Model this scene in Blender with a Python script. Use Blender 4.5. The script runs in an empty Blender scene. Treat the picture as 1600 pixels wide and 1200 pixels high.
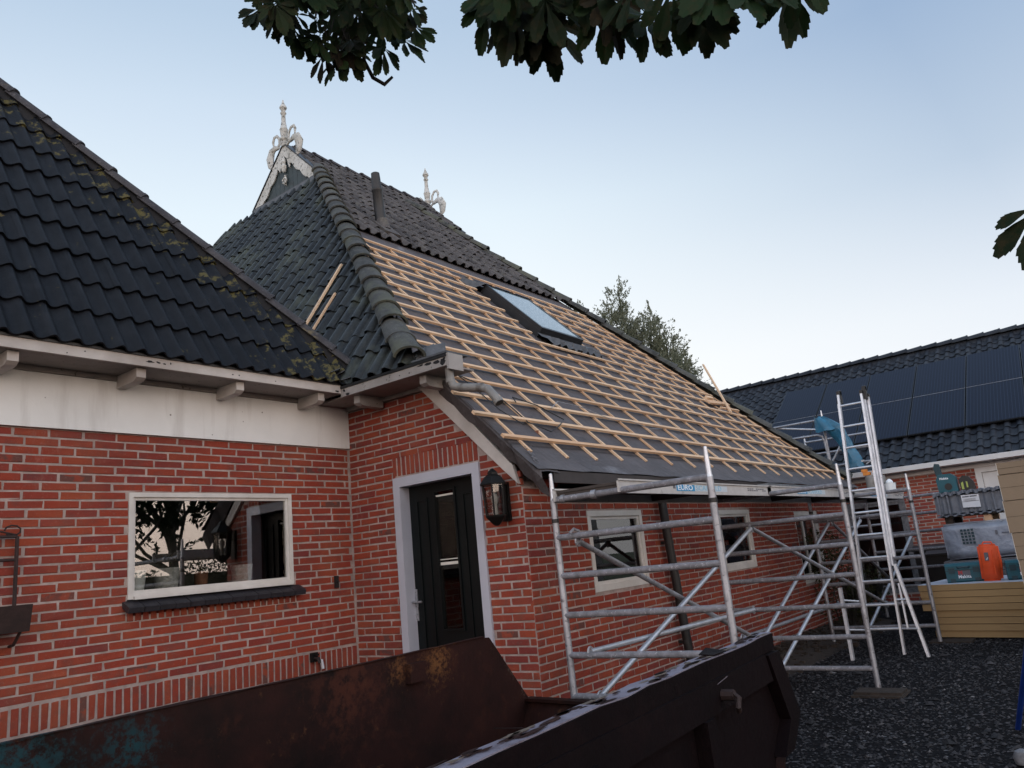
import bpy, bmesh, math, random
from mathutils import Vector, Matrix
from math import sin, cos, pi, radians as rad, sqrt, floor
random.seed(7)
scene = bpy.context.scene
COL = scene.collection

# ------------------------------------------------------------------ camera
CAM = Vector((0.0, 0.0, 1.46))
YAW, PITCH, ROLL = rad(53.205), rad(12.953), rad(-5.616)
_f = Vector((sin(YAW)*cos(PITCH), cos(YAW)*cos(PITCH), sin(PITCH)))
_r = Vector((cos(YAW), -sin(YAW), 0))
_u = _r.cross(_f)
RT = _r*cos(ROLL) + _u*sin(ROLL)
UP = _u*cos(ROLL) - _r*sin(ROLL)
cam_d = bpy.data.cameras.new('camera')
cam = bpy.data.objects.new('camera', cam_d)
COL.objects.link(cam)
m = Matrix((RT, UP, -_f)).transposed().to_4x4()
m.translation = CAM
cam.matrix_world = m
cam_d.sensor_width = 36
cam_d.lens = 1209.99/1600*36
cam_d.clip_start = 0.05
cam_d.clip_end = 3000
scene.camera = cam

# ------------------------------------------------------------------ sky, sun, exposure
SUN_AZ = rad(-95)         # measured from +X: low behind the camera, on the rosy side the window mirrors
SUN_EL = rad(2.0)
w = bpy.data.worlds.new('World'); scene.world = w; w.use_nodes = True
nt = w.node_tree; nt.nodes.clear()
out = nt.nodes.new('ShaderNodeOutputWorld'); bg = nt.nodes.new('ShaderNodeBackground')
sky = nt.nodes.new('ShaderNodeTexSky'); sky.sky_type = 'NISHITA'; sky.sun_disc = False
sky.sun_elevation = SUN_EL; sky.sun_rotation = pi/2 - SUN_AZ
sky.air_density = 1.0; sky.dust_density = 1.0; sky.ozone_density = 1.0
# a clear dusk sky: deep pale blue overhead, nearly white low down, rosy low opposite the glow
tc = nt.nodes.new('ShaderNodeTexCoord')
nrm = nt.nodes.new('ShaderNodeVectorMath'); nrm.operation = 'NORMALIZE'
nt.links.new(tc.outputs['Generated'], nrm.inputs[0])
sx = nt.nodes.new('ShaderNodeSeparateXYZ'); nt.links.new(nrm.outputs[0], sx.inputs[0])
def ramp(tree, stops, interp='LINEAR'):
    r = tree.nodes.new('ShaderNodeValToRGB'); r.color_ramp.interpolation = interp
    e = r.color_ramp.elements
    while len(e) < len(stops): e.new(0.5)
    for k, (p, c) in enumerate(stops):
        e[k].position = p; e[k].color = (c[0], c[1], c[2], 1)
    return r
ZEN = (.45, .60, .84)
left = ramp(nt, [(0.0, (1.2, 1.2, 1.2)), (.22, (1.15, 1.18, 1.2)), (.43, (.93, 1.06, 1.16)), (.52, (.77, .91, 1.07)), (.62, (.61, .77, .96)), (1.0, ZEN)])
right = ramp(nt, [(0.0, (1.12, 1.14, 1.18)), (.12, (1.08, 1.12, 1.17)), (.23, (.95, 1.02, 1.11)), (.38, (.61, .74, .91)), (.54, (.41, .56, .79)), (1.0, ZEN)])
back = ramp(nt, [(0.0, (2.6, 1.95, 1.6)), (.10, (3.4, 2.6, 2.15)), (.25, (3.1, 2.85, 2.8)), (.45, (2.0, 2.15, 2.4)), (.65, (1.05, 1.25, 1.55)), (1.0, ZEN)])
nt.links.new(sx.outputs['Z'], left.inputs[0]); nt.links.new(sx.outputs['Z'], right.inputs[0])
dl = nt.nodes.new('ShaderNodeVectorMath'); dl.operation = 'DOT_PRODUCT'
nt.links.new(nrm.outputs[0], dl.inputs[0]); dl.inputs[1].default_value = (cos(rad(60)), sin(rad(60)), 0)
ml = nt.nodes.new('ShaderNodeMapRange'); ml.inputs['From Min'].default_value = .50; ml.inputs['From Max'].default_value = .84
nt.links.new(dl.outputs['Value'], ml.inputs['Value'])
front = nt.nodes.new('ShaderNodeMix'); front.data_type = 'RGBA'
nt.links.new(ml.outputs[0], front.inputs['Factor']); nt.links.new(right.outputs[0], front.inputs['A']); nt.links.new(left.outputs[0], front.inputs['B'])
nt.links.new(sx.outputs['Z'], back.inputs[0])
dp = nt.nodes.new('ShaderNodeVectorMath'); dp.operation = 'DOT_PRODUCT'
nt.links.new(nrm.outputs[0], dp.inputs[0]); dp.inputs[1].default_value = (cos(rad(40)), sin(rad(40)), 0)
mr = nt.nodes.new('ShaderNodeMapRange'); mr.interpolation_type = 'SMOOTHSTEP'
mr.inputs['From Min'].default_value = -0.65; mr.inputs['From Max'].default_value = 0.45
nt.links.new(dp.outputs['Value'], mr.inputs['Value'])
mx = nt.nodes.new('ShaderNodeMix'); mx.data_type = 'RGBA'
nt.links.new(mr.outputs[0], mx.inputs['Factor']); nt.links.new(back.outputs[0], mx.inputs['A']); nt.links.new(front.outputs['Result'], mx.inputs['B'])
sc1 = nt.nodes.new('ShaderNodeVectorMath'); sc1.operation = 'SCALE'; sc1.inputs['Scale'].default_value = 8.0
nt.links.new(mx.outputs['Result'], sc1.inputs[0])
mx2 = nt.nodes.new('ShaderNodeMix'); mx2.data_type = 'RGBA'; mx2.inputs['Factor'].default_value = 0.88
nt.links.new(sky.outputs[0], mx2.inputs['A']); nt.links.new(sc1.outputs[0], mx2.inputs['B'])
nt.links.new(mx2.outputs['Result'], bg.inputs['Color']); bg.inputs['Strength'].default_value = 0.12
nt.links.new(bg.outputs[0], out.inputs['Surface'])

sl = bpy.data.lights.new('sun', 'SUN'); sl.energy = 0.3; sl.angle = rad(20); sl.color = (1, .87, .74)
so = bpy.data.objects.new('sun', sl); COL.objects.link(so)
sd = Vector((cos(SUN_EL)*cos(SUN_AZ), cos(SUN_EL)*sin(SUN_AZ), sin(SUN_EL)))
so.rotation_euler = sd.to_track_quat('Z', 'Y').to_euler(); so.location = (0, 0, 40)
scene.view_settings.view_transform = 'Standard'; scene.view_settings.look = 'None'
scene.view_settings.exposure = 0.0; scene.view_settings.gamma = 1.0
scene.view_settings.use_curve_mapping = False
scene.cycles.max_bounces = 6

# ------------------------------------------------------------------ materials
def node(t, kind, **kw):
    n = t.nodes.new(kind)
    for k, v in kw.items(): setattr(n, k, v)
    return n
def mixc(t, f, a, b, blend='MIX'):
    n = node(t, 'ShaderNodeMix', data_type='RGBA', blend_type=blend)
    for s, v in (('Factor', f), ('A', a), ('B', b)):
        if hasattr(v, 'is_linked') or hasattr(v, 'links'): t.links.new(v, n.inputs[s])
        elif s == 'Factor': n.inputs[s].default_value = v
        else: n.inputs[s].default_value = (v[0], v[1], v[2], 1)
    return n.outputs['Result']
def noise(t, scale, detail=4, rough=.55, vec=None, out='Fac', dist=0):
    n = node(t, 'ShaderNodeTexNoise'); n.inputs['Scale'].default_value = scale; n.inputs['Detail'].default_value = detail
    n.inputs['Roughness'].default_value = rough; n.inputs['Distortion'].default_value = dist
    if vec is not None: t.links.new(vec, n.inputs['Vector'])
    return n.outputs[out]
def thr(t, v, a, b):
    n = node(t, 'ShaderNodeMapRange'); n.inputs['From Min'].default_value = a; n.inputs['From Max'].default_value = b
    t.links.new(v, n.inputs['Value']); return n.outputs[0]
def mth(t, op, a, b=0.0):
    n = node(t, 'ShaderNodeMath', operation=op)
    for i, v in enumerate((a, b)):
        if hasattr(v, 'links'): t.links.new(v, n.inputs[i])
        else: n.inputs[i].default_value = v
    return n.outputs[0]
def new_mat(name):
    mt = bpy.data.materials.new(name); mt.use_nodes = True
    t = mt.node_tree; b = t.nodes['Principled BSDF']
    return mt, t, b
def bump(t, b, h, dist=.01, strength=.6):
    n = node(t, 'ShaderNodeBump'); n.inputs['Distance'].default_value = dist; n.inputs['Strength'].default_value = strength
    t.links.new(h, n.inputs['Height']); t.links.new(n.outputs[0], b.inputs['Normal'])
def pos(t):
    g = node(t, 'ShaderNodeNewGeometry'); return g.outputs['Position']
def stretch(t, v, s):
    n = node(t, 'ShaderNodeMapping'); n.inputs['Scale'].default_value = s; t.links.new(v, n.inputs['Vector']); return n.outputs[0]
def node_sep(t, v, ax):
    n = node(t, 'ShaderNodeSeparateXYZ'); t.links.new(v, n.inputs[0]); return n.outputs[ax]
def rnd(t):
    o = node(t, 'ShaderNodeObjectInfo'); a = node(t, 'ShaderNodeAttribute', attribute_name='tint')
    return mth(t, 'FRACT', mth(t, 'ADD', o.outputs['Random'], a.outputs['Fac']))
M = {}
def simple(name, col, rough=.6, metal=0.0, var=.25, scale=6, bsc=None, bd=.004, dirt=None, spec=.5):
    mt, t, b = new_mat(name)
    p = pos(t)
    n1 = noise(t, scale, 6, .6, p)
    lo = [c*(1-var) for c in col]; hi = [min(1, c*(1+var)) for c in col]
    c = mixc(t, thr(t, n1, .3, .7), lo, hi)
    if dirt:
        dcol, sc, a, b2 = dirt
        c = mixc(t, thr(t, noise(t, sc, 8, .65, p), a, b2), c, dcol)
    t.links.new(c, b.inputs['Base Color'])
    b.inputs['Roughness'].default_value = rough; b.inputs['Metallic'].default_value = metal
    b.inputs['Specular IOR Level'].default_value = spec
    if bsc: bump(t, b, noise(t, bsc, 5, .6, p), bd)
    M[name] = mt
    return mt

def mat_brick(name, cols, mottled=.35):
    mt, t, b = new_mat(name); p = pos(t); r = rnd(t)
    rp = ramp(t, [(i/(len(cols)-1) if i else 0, c) for i, c in enumerate(cols)], 'LINEAR'); t.links.new(r, rp.inputs[0])
    c = rp.outputs[0]
    r2 = mth(t, 'FRACT', mth(t, 'MULTIPLY', r, 37.7))
    ch = noise(t, 9, 6, .7, p)
    c = mixc(t, mth(t, 'MULTIPLY', thr(t, ch, .5, .72), .55), c, (.10, .055, .05))
    c = mixc(t, mth(t, 'MULTIPLY', thr(t, noise(t, 3.1, 3, .5, p), .45, .7), .35), c, (.29, .095, .05))
    dk = mth(t, 'MULTIPLY', thr(t, r2, .962, .97), thr(t, noise(t, 14, 2, .5, p), .42, .52))
    c = mixc(t, mth(t, 'MULTIPLY', dk, .75), c, (.085, .055, .05))
    c = mixc(t, mth(t, 'MULTIPLY', thr(t, noise(t, 60, 4, .7, p), .58, .75), .35), c, (.30, .20, .18))
    # blotches of grime and pale lime bloom that run over many bricks
    c = mixc(t, mth(t, 'MULTIPLY', thr(t, noise(t, 1.1, 7, .7, p), .48, .68), .42), c, (.10, .032, .028))
    c = mixc(t, mth(t, 'MULTIPLY', thr(t, noise(t, 2.3, 9, .75, stretch(t, p, (1, 1, .45))), .60, .72), .30), c, (.36, .26, .24))
    t.links.new(c, b.inputs['Base Color']); b.inputs['Roughness'].default_value = .85; b.inputs['Specular IOR Level'].default_value = .25
    bump(t, b, noise(t, 120, 6, .7, p), .004, .7)
    M[name] = mt
mat_brick('brick', [(.245, .040, .024), (.270, .048, .025), (.215, .036, .027), (.290, .058, .028), (.250, .042, .025), (.185, .034, .030), (.270, .052, .026), (.226, .037, .024)])
mat_brick('brick_far', [(.300, .062, .045), (.35, .085, .055), (.255, .055, .045), (.36, .092, .055)])
simple('mortar', (.345, .275, .25), .95, var=.25, scale=14, bsc=70, bd=.006, dirt=((.22, .17, .155), 2.5, .5, .75))
simple('mortar_far', (.36, .31, .28), .95)

def mat_plaster():
    mt, t, b = new_mat('plaster'); p = pos(t)
    c = mixc(t, thr(t, noise(t, 2.2, 6, .6, p), .35, .7), (.70, .71, .70), (.77, .78, .77))
    # streaks of grime, as they run down the render
    st = noise(t, 7, 4, .6, stretch(t, p, (1, 1, .12)))
    c = mixc(t, mth(t, 'MULTIPLY', thr(t, st, .55, .8), .4), c, (.33, .30, .275))
    sp = node(t, 'ShaderNodeTexVoronoi'); sp.inputs['Scale'].default_value = 5.5; t.links.new(p, sp.inputs['Vector'])
    c = mixc(t, mth(t, 'MULTIPLY', thr(t, sp.outputs['Distance'], .05, .03), .8), c, (.10, .08, .07))
    t.links.new(c, b.inputs['Base Color']); b.inputs['Roughness'].default_value = .8
    bump(t, b, noise(t, 45, 6, .65, p), .004, .35); M['plaster'] = mt
mat_plaster()
def mat_wood_white(name, base, grime, dark, gs=.62):
    mt, t, b = new_mat(name); p = pos(t)
    c = mixc(t, thr(t, noise(t, 5, 6, .65, p), .35, .7), base, [x*.8 for x in base])
    c = mixc(t, mth(t, 'MULTIPLY', thr(t, noise(t, 1.7, 5, .6, p), .45, .75), .7), c, grime)
    c = mixc(t, thr(t, noise(t, 17, 7, .75, p), gs, gs+.04), c, dark)
    t.links.new(c, b.inputs['Base Color']); b.inputs['Roughness'].default_value = .6
    bump(t, b, noise(t, 40, 4, .6, stretch(t, p, (.3, .3, 3))), .002, .4); M[name] = mt
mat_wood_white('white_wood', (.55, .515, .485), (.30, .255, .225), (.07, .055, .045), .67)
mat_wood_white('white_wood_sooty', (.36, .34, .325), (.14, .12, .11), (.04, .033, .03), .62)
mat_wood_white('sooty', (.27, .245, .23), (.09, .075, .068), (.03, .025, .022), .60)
mat_wood_white('white_peeling', (.54, .55, .53), (.30, .29, .24), (.06, .055, .04), .55)
mat_wood_white('frame_white', (.62, .60, .57), (.46, .43, .39), (.2, .18, .16), .70)
simple('door_frame', (.42, .43, .49), .45, var=.06, scale=3)
simple('door_black', (.0035, .0055, .0060), .4, var=.3, scale=3, spec=.22)

def mat_tile(name, lo, hi, rough, lichen=None, moss=None, spec=.5, bs=60, hipmoss=False):
    mt, t, b = new_mat(name); p = pos(t); r = rnd(t)
    c = mixc(t, r, lo, hi)
    c = mixc(t, mth(t, 'MULTIPLY', thr(t, noise(t, 6, 7, .7, p), .45, .75), .6), c, [x*1.7+.006 for x in hi])
    if name.startswith(('pan', 'ridge')):
        c = mixc(t, mth(t, 'MULTIPLY', thr(t, noise(t, 34, 7, .8, p), .54, .66), .55), c, [min(1, x*2.6+.02) for x in hi])
        c = mixc(t, mth(t, 'MULTIPLY', thr(t, noise(t, 21, 6, .75, p), .40, .28), .6), c, [x*.35 for x in lo])
    if moss:
        mcol, msc, a, b2 = moss
        c = mixc(t, thr(t, noise(t, msc, 8, .72, p), a, b2), c, mcol)
    if lichen:
        lcol, lsc, th = lichen
        v = node(t, 'ShaderNodeTexVoronoi'); v.inputs['Scale'].default_value = lsc; v.inputs['Randomness'].default_value = 1
        nn = node(t, 'ShaderNodeVectorMath', operation='ADD'); ns = node(t, 'ShaderNodeVectorMath', operation='SCALE'); ns.inputs['Scale'].default_value = .08
        t.links.new(noise(t, 30, 3, .6, p, out='Color'), ns.inputs[0]); t.links.new(p, nn.inputs[0]); t.links.new(ns.outputs[0], nn.inputs[1])
        t.links.new(nn.outputs[0], v.inputs['Vector'])
        sel = thr(t, noise(t, 1.3, 2, .5, p), .50, .56)
        sp = mth(t, 'MULTIPLY', thr(t, v.outputs['Distance'], th, th*.8), sel)
        cr = node(t, 'ShaderNodeSeparateColor'); t.links.new(v.outputs['Color'], cr.inputs[0])
        sp = mth(t, 'MULTIPLY', sp, thr(t, cr.outputs[0], .72, .74))
        c = mixc(t, mth(t, 'MULTIPLY', sp, .9), c, lcol)
    if hipmoss:
        # moss and lichen grow where needles of damp collect: along the hip and on the lowest course near the valley
        dt = node(t, 'ShaderNodeVectorMath', operation='DOT_PRODUCT'); sb_ = node(t, 'ShaderNodeVectorMath', operation='SUBTRACT')
        t.links.new(p, sb_.inputs[0]); sb_.inputs[1].default_value = (5.06, 5.62, 3.34); t.links.new(sb_.outputs[0], dt.inputs[0])
        dt.inputs[1].default_value = (-.584, -.812, 0)
        near = thr(t, dt.outputs['Value'], .62, .05)
        low = thr(t, node_sep(t, p, 'Z'), 3.72, 3.5)
        near2 = mth(t, 'MULTIPLY', low, thr(t, node_sep(t, p, 'X'), 3.6, 4.4))
        amt = mth(t, 'MAXIMUM', near, near2)
        nn2 = noise(t, 8.5, 8, .7, p)
        msk = thr(t, mth(t, 'ADD', nn2, mth(t, 'MULTIPLY', amt, .155)), .66, .71)
        mc = mixc(t, noise(t, 40, 3, .6, p), (.035, .033, .014), (.145, .12, .042))
        c = mixc(t, msk, c, mc)
    t.links.new(c, b.inputs['Base Color']); b.inputs['Roughness'].default_value = rough
    b.inputs['Specular IOR Level'].default_value = spec
    bump(t, b, noise(t, bs, 6, .7, p), .006, .5); M[name] = mt
mat_tile('concrete_tile', (.0050, .0060, .0086), (.0080, .0092, .0120), .52, lichen=((.15, .115, .045), 4.2, .22), spec=.18, hipmoss=True)
mat_tile('concrete_tile_mossy', (.026, .028, .028), (.035, .035, .032), .8, moss=((.17, .135, .05), 9, .49, .60), spec=.2)
mat_tile('pan_tile', (.006, .0075, .0095), (.022, .025, .025), .42, moss=((.070, .080, .060), 1.1, .50, .68), spec=.30)
mat_tile('pan_tile_brown', (.034, .032, .033), (.088, .081, .079), .7, moss=((.14, .135, .115), 5, .55, .75), spec=.15)
mat_tile('ridge_tile', (.035, .038, .038), (.070, .072, .070), .75, moss=((.10, .105, .078), 2.2, .48, .66), spec=.15)
mat_tile('ridge_tile_dark', (.030, .029, .034), (.05, .047, .050), .75, moss=((.16, .13, .07), 4, .60, .70), spec=.3)
mat_tile('barn_tile', (.012, .015, .022), (.026, .030, .038), .5, spec=.22)
simple('sill_tile', (.022, .021, .026), .45, var=.3, scale=12, bsc=50, dirt=((.16, .15, .15), 30, .66, .72))

def mat_underlay():
    mt, t, b = new_mat('underlay'); p = pos(t)
    c = mixc(t, thr(t, noise(t, 2.5, 5, .6, p), .35, .7), (.070, .064, .067), (.108, .098, .102))
    st = noise(t, 26, 5, .6, stretch(t, p, (.25, 2.2, 2.2)))
    c = mixc(t, mth(t, 'MULTIPLY', thr(t, st, .52, .8), .5), c, (.17, .17, .18))
    c = mixc(t, mth(t, 'MULTIPLY', thr(t, noise(t, 1.6, 7, .7, stretch(t, p, (.6, 1, 1))), .60, .72), .6), c, (.27, .28, .31))
    wob = mth(t, 'ADD', node_sep(t, p, 'Y'), mth(t, 'MULTIPLY', noise(t, 1.2, 2, .5, p), .05))
    fr0 = mth(t, 'FRACT', mth(t, 'MULTIPLY', wob, 1.04))
    c = mixc(t, mth(t, 'MULTIPLY', mth(t, 'MULTIPLY', thr(t, fr0, .0, .012), thr(t, fr0, .035, .02)), .7), c, (.018, .017, .019))
    c = mixc(t, mth(t, 'MULTIPLY', thr(t, noise(t, 11, 8, .8, p), .60, .70), .35), c, (.16, .15, .15))
    t.links.new(c, b.inputs['Base Color']); b.inputs['Roughness'].default_value = .6; b.inputs['Specular IOR Level'].default_value = .2
    bump(t, b, noise(t, 3.2, 6, .65, stretch(t, p, (1, .5, .5)), dist=.6), .05, .8); M['underlay'] = mt
mat_underlay()
def mat_pine(name, a, bcol):
    mt, t, b = new_mat(name); p = pos(t); r = rnd(t)
    c = mixc(t, r, a, bcol)
    g = noise(t, 14, 5, .6, stretch(t, p, (.35, 6, 6)))
    c = mixc(t, mth(t, 'MULTIPLY', thr(t, g, .45, .7), .45), c, [x*.72 for x in a])
    kn = node(t, 'ShaderNodeTexVoronoi'); kn.inputs['Scale'].default_value = 2.6; t.links.new(p, kn.inputs['Vector'])
    c = mixc(t, mth(t, 'MULTIPLY', thr(t, kn.outputs['Distance'], .06, .03), .7), c, (.17, .075, .03))
    t.links.new(c, b.inputs['Base Color']); b.inputs['Roughness'].default_value = .75; M[name] = mt
mat_pine('pine', (.62, .395, .235), (.77, .555, .365))
simple('scaffold_alu', (.36, .37, .40), .5, metal=.65, var=.25, scale=9, bsc=60, bd=.002, dirt=((.16, .15, .16), 22, .56, .66))
simple('scaffold_dirty', (.20, .20, .22), .8, metal=.25, var=.3, scale=20, bsc=80, bd=.004, dirt=((.42, .42, .45), 45, .57, .66))
simple('ladder_alu', (.58, .60, .64), .42, metal=.7, var=.15, scale=12, dirt=((.3, .3, .31), 30, .6, .7))
simple('plank_alu', (.50, .49, .48), .55, metal=.15, var=.1, scale=8, dirt=((.3, .29, .28), 12, .6, .7))
simple('plywood', (.045, .036, .032), .7)
simple('black_plastic', (.012, .012, .013), .5)
simple('black_iron', (.006, .006, .006), .5, bsc=50, bd=.001, spec=.25)
simple('rusty_iron', (.022, .010, .009), .75, var=.4, scale=14, bsc=50)
simple('zinc', (.28, .31, .34), .45, metal=.5, var=.2, scale=5)
simple('lead', (.075, .082, .092), .6, var=.35, scale=8, bsc=14, bd=.02)
simple('gutter_black', (.016, .017, .019), .4, var=.3)
simple('fascia_brown', (.030, .025, .025), .6, var=.3, scale=5)
simple('pvc_grey', (.20, .195, .185), .5, var=.2, scale=8, dirt=((.09, .08, .07), 9, .55, .7))
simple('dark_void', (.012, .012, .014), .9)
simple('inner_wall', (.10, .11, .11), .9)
simple('cream', (.62, .60, .55), .6, var=.08)
simple('barn_white', (.62, .62, .62), .5, var=.06)
def mat_skip(name, base, rustc, hi, dark):
    mt, t, b = new_mat(name); p = pos(t)
    n1 = noise(t, 1.6, 8, .65, p)
    c = mixc(t, thr(t, n1, .42, .62), base, dark)
    c = mixc(t, mth(t, 'MULTIPLY', thr(t, noise(t, 4.5, 9, .72, p), .54, .68), .75), c, rustc)
    c = mixc(t, mth(t, 'MULTIPLY', thr(t, noise(t, 7, 10, .8, p), .60, .70), .8), c, hi)
    if name == 'skip_rust':
        for (pt, rr_, col_, sc_) in (((3.74, 3.60, .90), .26, (.15, .065, .024), 30), ((3.38, 3.57, .91), .15, (.13, .055, .022), 30), ((4.56, 3.63, .76), .17, (.11, .085, .065), 36), ((4.74, 3.64, .59), .17, (.12, .095, .075), 36), ((3.0, 3.55, .86), .5, (.06, .020, .013), 14), ((1.25, 3.46, .84), .55, (.012, .050, .062), 22), ((1.75, 3.48, .86), .25, (.012, .045, .055), 26)):
            sb_ = node(t, 'ShaderNodeVectorMath', operation='DISTANCE'); t.links.new(p, sb_.inputs[0]); sb_.inputs[1].default_value = pt
            am = thr(t, sb_.outputs['Value'], rr_, 0)
            mk = thr(t, mth(t, 'ADD', noise(t, sc_, 9, .75, p), mth(t, 'MULTIPLY', am, .22)), .60, .72)
            c = mixc(t, mth(t, 'MULTIPLY', mk, am), c, col_)
    t.links.new(c, b.inputs['Base Color']); b.inputs['Roughness'].default_value = .7; b.inputs['Specular IOR Level'].default_value = .12
    bump(t, b, noise(t, 18, 8, .7, p), .008, .6); M[name] = mt
mat_skip('skip_rust', (.026, .010, .0085), (.046, .016, .011), (.15, .07, .03), (.010, .0065, .006))
mat_skip('skip_paint', (.0048, .0016, .0024), (.008, .003, .0035), (.012, .007, .007), (.0032, .0014, .0020))
simple('old_teal', (.012, .045, .055), .7, var=.5, scale=20)
simple('ochre_rust', (.15, .065, .025), .8, var=.6, scale=30)
simple('pale_rust', (.11, .085, .065), .8, var=.6, scale=30)
mat_skip('skip_rim', (.17, .155, .19), (.045, .024, .022), (.030, .026, .032), (.23, .22, .27))
def mat_foam(name, col, band):
    mt, t, b = new_mat(name); p = pos(t); r = rnd(t)
    c = mixc(t, r, [x*.88 for x in col], col)
    c = mixc(t, mth(t, 'MULTIPLY', thr(t, noise(t, 3, 6, .7, p), .5, .75), .4), c, band)
    t.links.new(c, b.inputs['Base Color']); b.inputs['Roughness'].default_value = .85
    bump(t, b, noise(t, 90, 3, .6, p), .003, .5); M[name] = mt
mat_foam('foam', (.40, .27, .13), (.28, .18, .09))
mat_foam('foam_old', (.25, .19, .13), (.18, .135, .09))
simple('foam_seam', (.17, .105, .05), .8)
simple('foil', (.55, .60, .68), .4, var=.08)
simple('wrap_film', (.25, .28, .34), .28, var=.3, scale=5, bsc=9, bd=.03)
simple('slab_grey', (.14, .14, .15), .85, var=.4, scale=18)
simple('grey_sheet', (.12, .135, .165), .5, var=.25, scale=9, bsc=12, bd=.01)
simple('label_white', (.62, .64, .68), .5, var=.03)
simple('print_grey', (.12, .12, .14), .6, var=.05)
simple('teal', (.006, .085, .115), .42, var=.15, spec=.4)
simple('teal_dark', (.004, .035, .05), .5, var=.2)
simple('orange', (.85, .10, .022), .55, var=.1, scale=10, bsc=14, bd=.02)
simple('orange_tool', (.65, .22, .03), .5)
simple('tarp_blue', (.020, .125, .215), .42, var=.25, scale=7, bsc=8, bd=.03)
simple('label_blue', (.03, .27, .52), .5, var=.03)
simple('label_pale', (.52, .60, .66), .5, var=.03)
simple('text_white', (.8, .85, .9), .5, var=.02)
simple('text_paleblue', (.25, .50, .66), .5, var=.02)
simple('text_red', (.45, .05, .06), .5, var=.02)
simple('blue_pipe', (.008, .035, .22), .4)
simple('stone_pot', (.50, .50, .49), .8, var=.3, scale=40)
simple('white_pot', (.80, .84, .86), .4, var=.03)
simple('clay', (.24, .10, .06), .8)
simple('screen_lime', (.35, .42, .10), .5, var=.1)
simple('green_board', (.020, .036, .042), .6, var=.3, scale=10, dirt=((.06, .07, .07), 9, .6, .75))
simple('bark', (.055, .045, .035), .9, var=.35, scale=12, bsc=20, bd=.02)
simple('twig', (.022, .018, .013), .8)
simple('soil', (.030, .022, .017), .95, var=.4, scale=14, bsc=20, bd=.03)
def mat_leaf(name, cols, trans=.25):
    mt, t, b = new_mat(name); r = rnd(t); p = pos(t)
    rp = ramp(t, [(i/(len(cols)-1), c) for i, c in enumerate(cols)]); t.links.new(r, rp.inputs[0])
    c = mixc(t, mth(t, 'MULTIPLY', thr(t, noise(t, 30, 4, .6, p), .5, .7), .4), rp.outputs[0], (.05, .03, .012))
    t.links.new(c, b.inputs['Base Color']); b.inputs['Roughness'].default_value = .65; b.inputs['Specular IOR Level'].default_value = .15
    tr = node(t, 'ShaderNodeBsdfTranslucent'); t.links.new(c, tr.inputs['Color'])
    ms = node(t, 'ShaderNodeMixShader'); ms.inputs[0].default_value = trans
    t.links.new(b.outputs[0], ms.inputs[1]); t.links.new(tr.outputs[0], ms.inputs[2])
    t.links.new(ms.outputs[0], t.nodes['Material Output'].inputs['Surface']); M[name] = mt
mat_leaf('chestnut_leaf', [(.007, .014, .005), (.010, .026, .007), (.014, .030, .008), (.016, .012, .006)], .22)
mat_leaf('willow_leaf', [(.13, .15, .10), (.18, .20, .14), (.22, .24, .18), (.15, .17, .12)], .35)
mat_leaf('shrub_leaf', [(.020, .030, .012), (.035, .042, .018), (.06, .045, .022), (.03, .05, .02)], .2)
def mat_glass(name, ior, tint, rough=.0, floor_=0.0):
    mt = bpy.data.materials.new(name); mt.use_nodes = True; t = mt.node_tree; t.nodes.remove(t.nodes['Principled BSDF'])
    fr = node(t, 'ShaderNodeFresnel'); fr.inputs['IOR'].default_value = ior
    g = node(t, 'ShaderNodeBsdfGlossy'); g.inputs['Roughness'].default_value = rough
    tr = node(t, 'ShaderNodeBsdfTransparent'); tr.inputs['Color'].default_value = (*tint, 1)
    ms = node(t, 'ShaderNodeMixShader'); f = mth(t, 'MAXIMUM', fr.outputs[0], floor_)
    t.links.new(f, ms.inputs[0]); t.links.new(tr.outputs[0], ms.inputs[1]); t.links.new(g.outputs[0], ms.inputs[2])
    t.links.new(ms.outputs[0], t.nodes['Material Output'].inputs['Surface']); M[name] = mt
mat_glass('pane_glass', 1.75, (.95, .97, .96), 0.0, .17)
mat_glass('lamp_glass', 1.5, (.8, .8, .8), .02)
mt, t, b = new_mat('skylight_glass'); p = pos(t)
v = node(t, 'ShaderNodeTexVoronoi'); v.inputs['Scale'].default_value = 34; t.links.new(p, v.inputs['Vector'])
c = mixc(t, thr(t, v.outputs['Distance'], .30, .45), (.36, .44, .47), (.12, .17, .17))
t.links.new(c, b.inputs['Base Color']); b.inputs['Roughness'].default_value = .12; b.inputs['Specular IOR Level'].default_value = 1.0
b.inputs['Coat Weight'].default_value = .6; M['skylight_glass'] = mt
def mat_solar():
    mt, t, b = new_mat('solar_cells'); p = pos(t)
    s = node(t, 'ShaderNodeSeparateXYZ'); t.links.new(p, s.inputs[0])
    a = mth(t, 'FRACT', mth(t, 'MULTIPLY', s.outputs['Y'], 17.0))
    line = thr(t, a, .16, .10)
    c = mixc(t, line, (.004, .007, .018), (.022, .030, .055))
    t.links.new(c, b.inputs['Base Color']); b.inputs['Roughness'].default_value = .35; b.inputs['Specular IOR Level'].default_value = .12
    M['solar_cells'] = mt
mat_solar()
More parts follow.
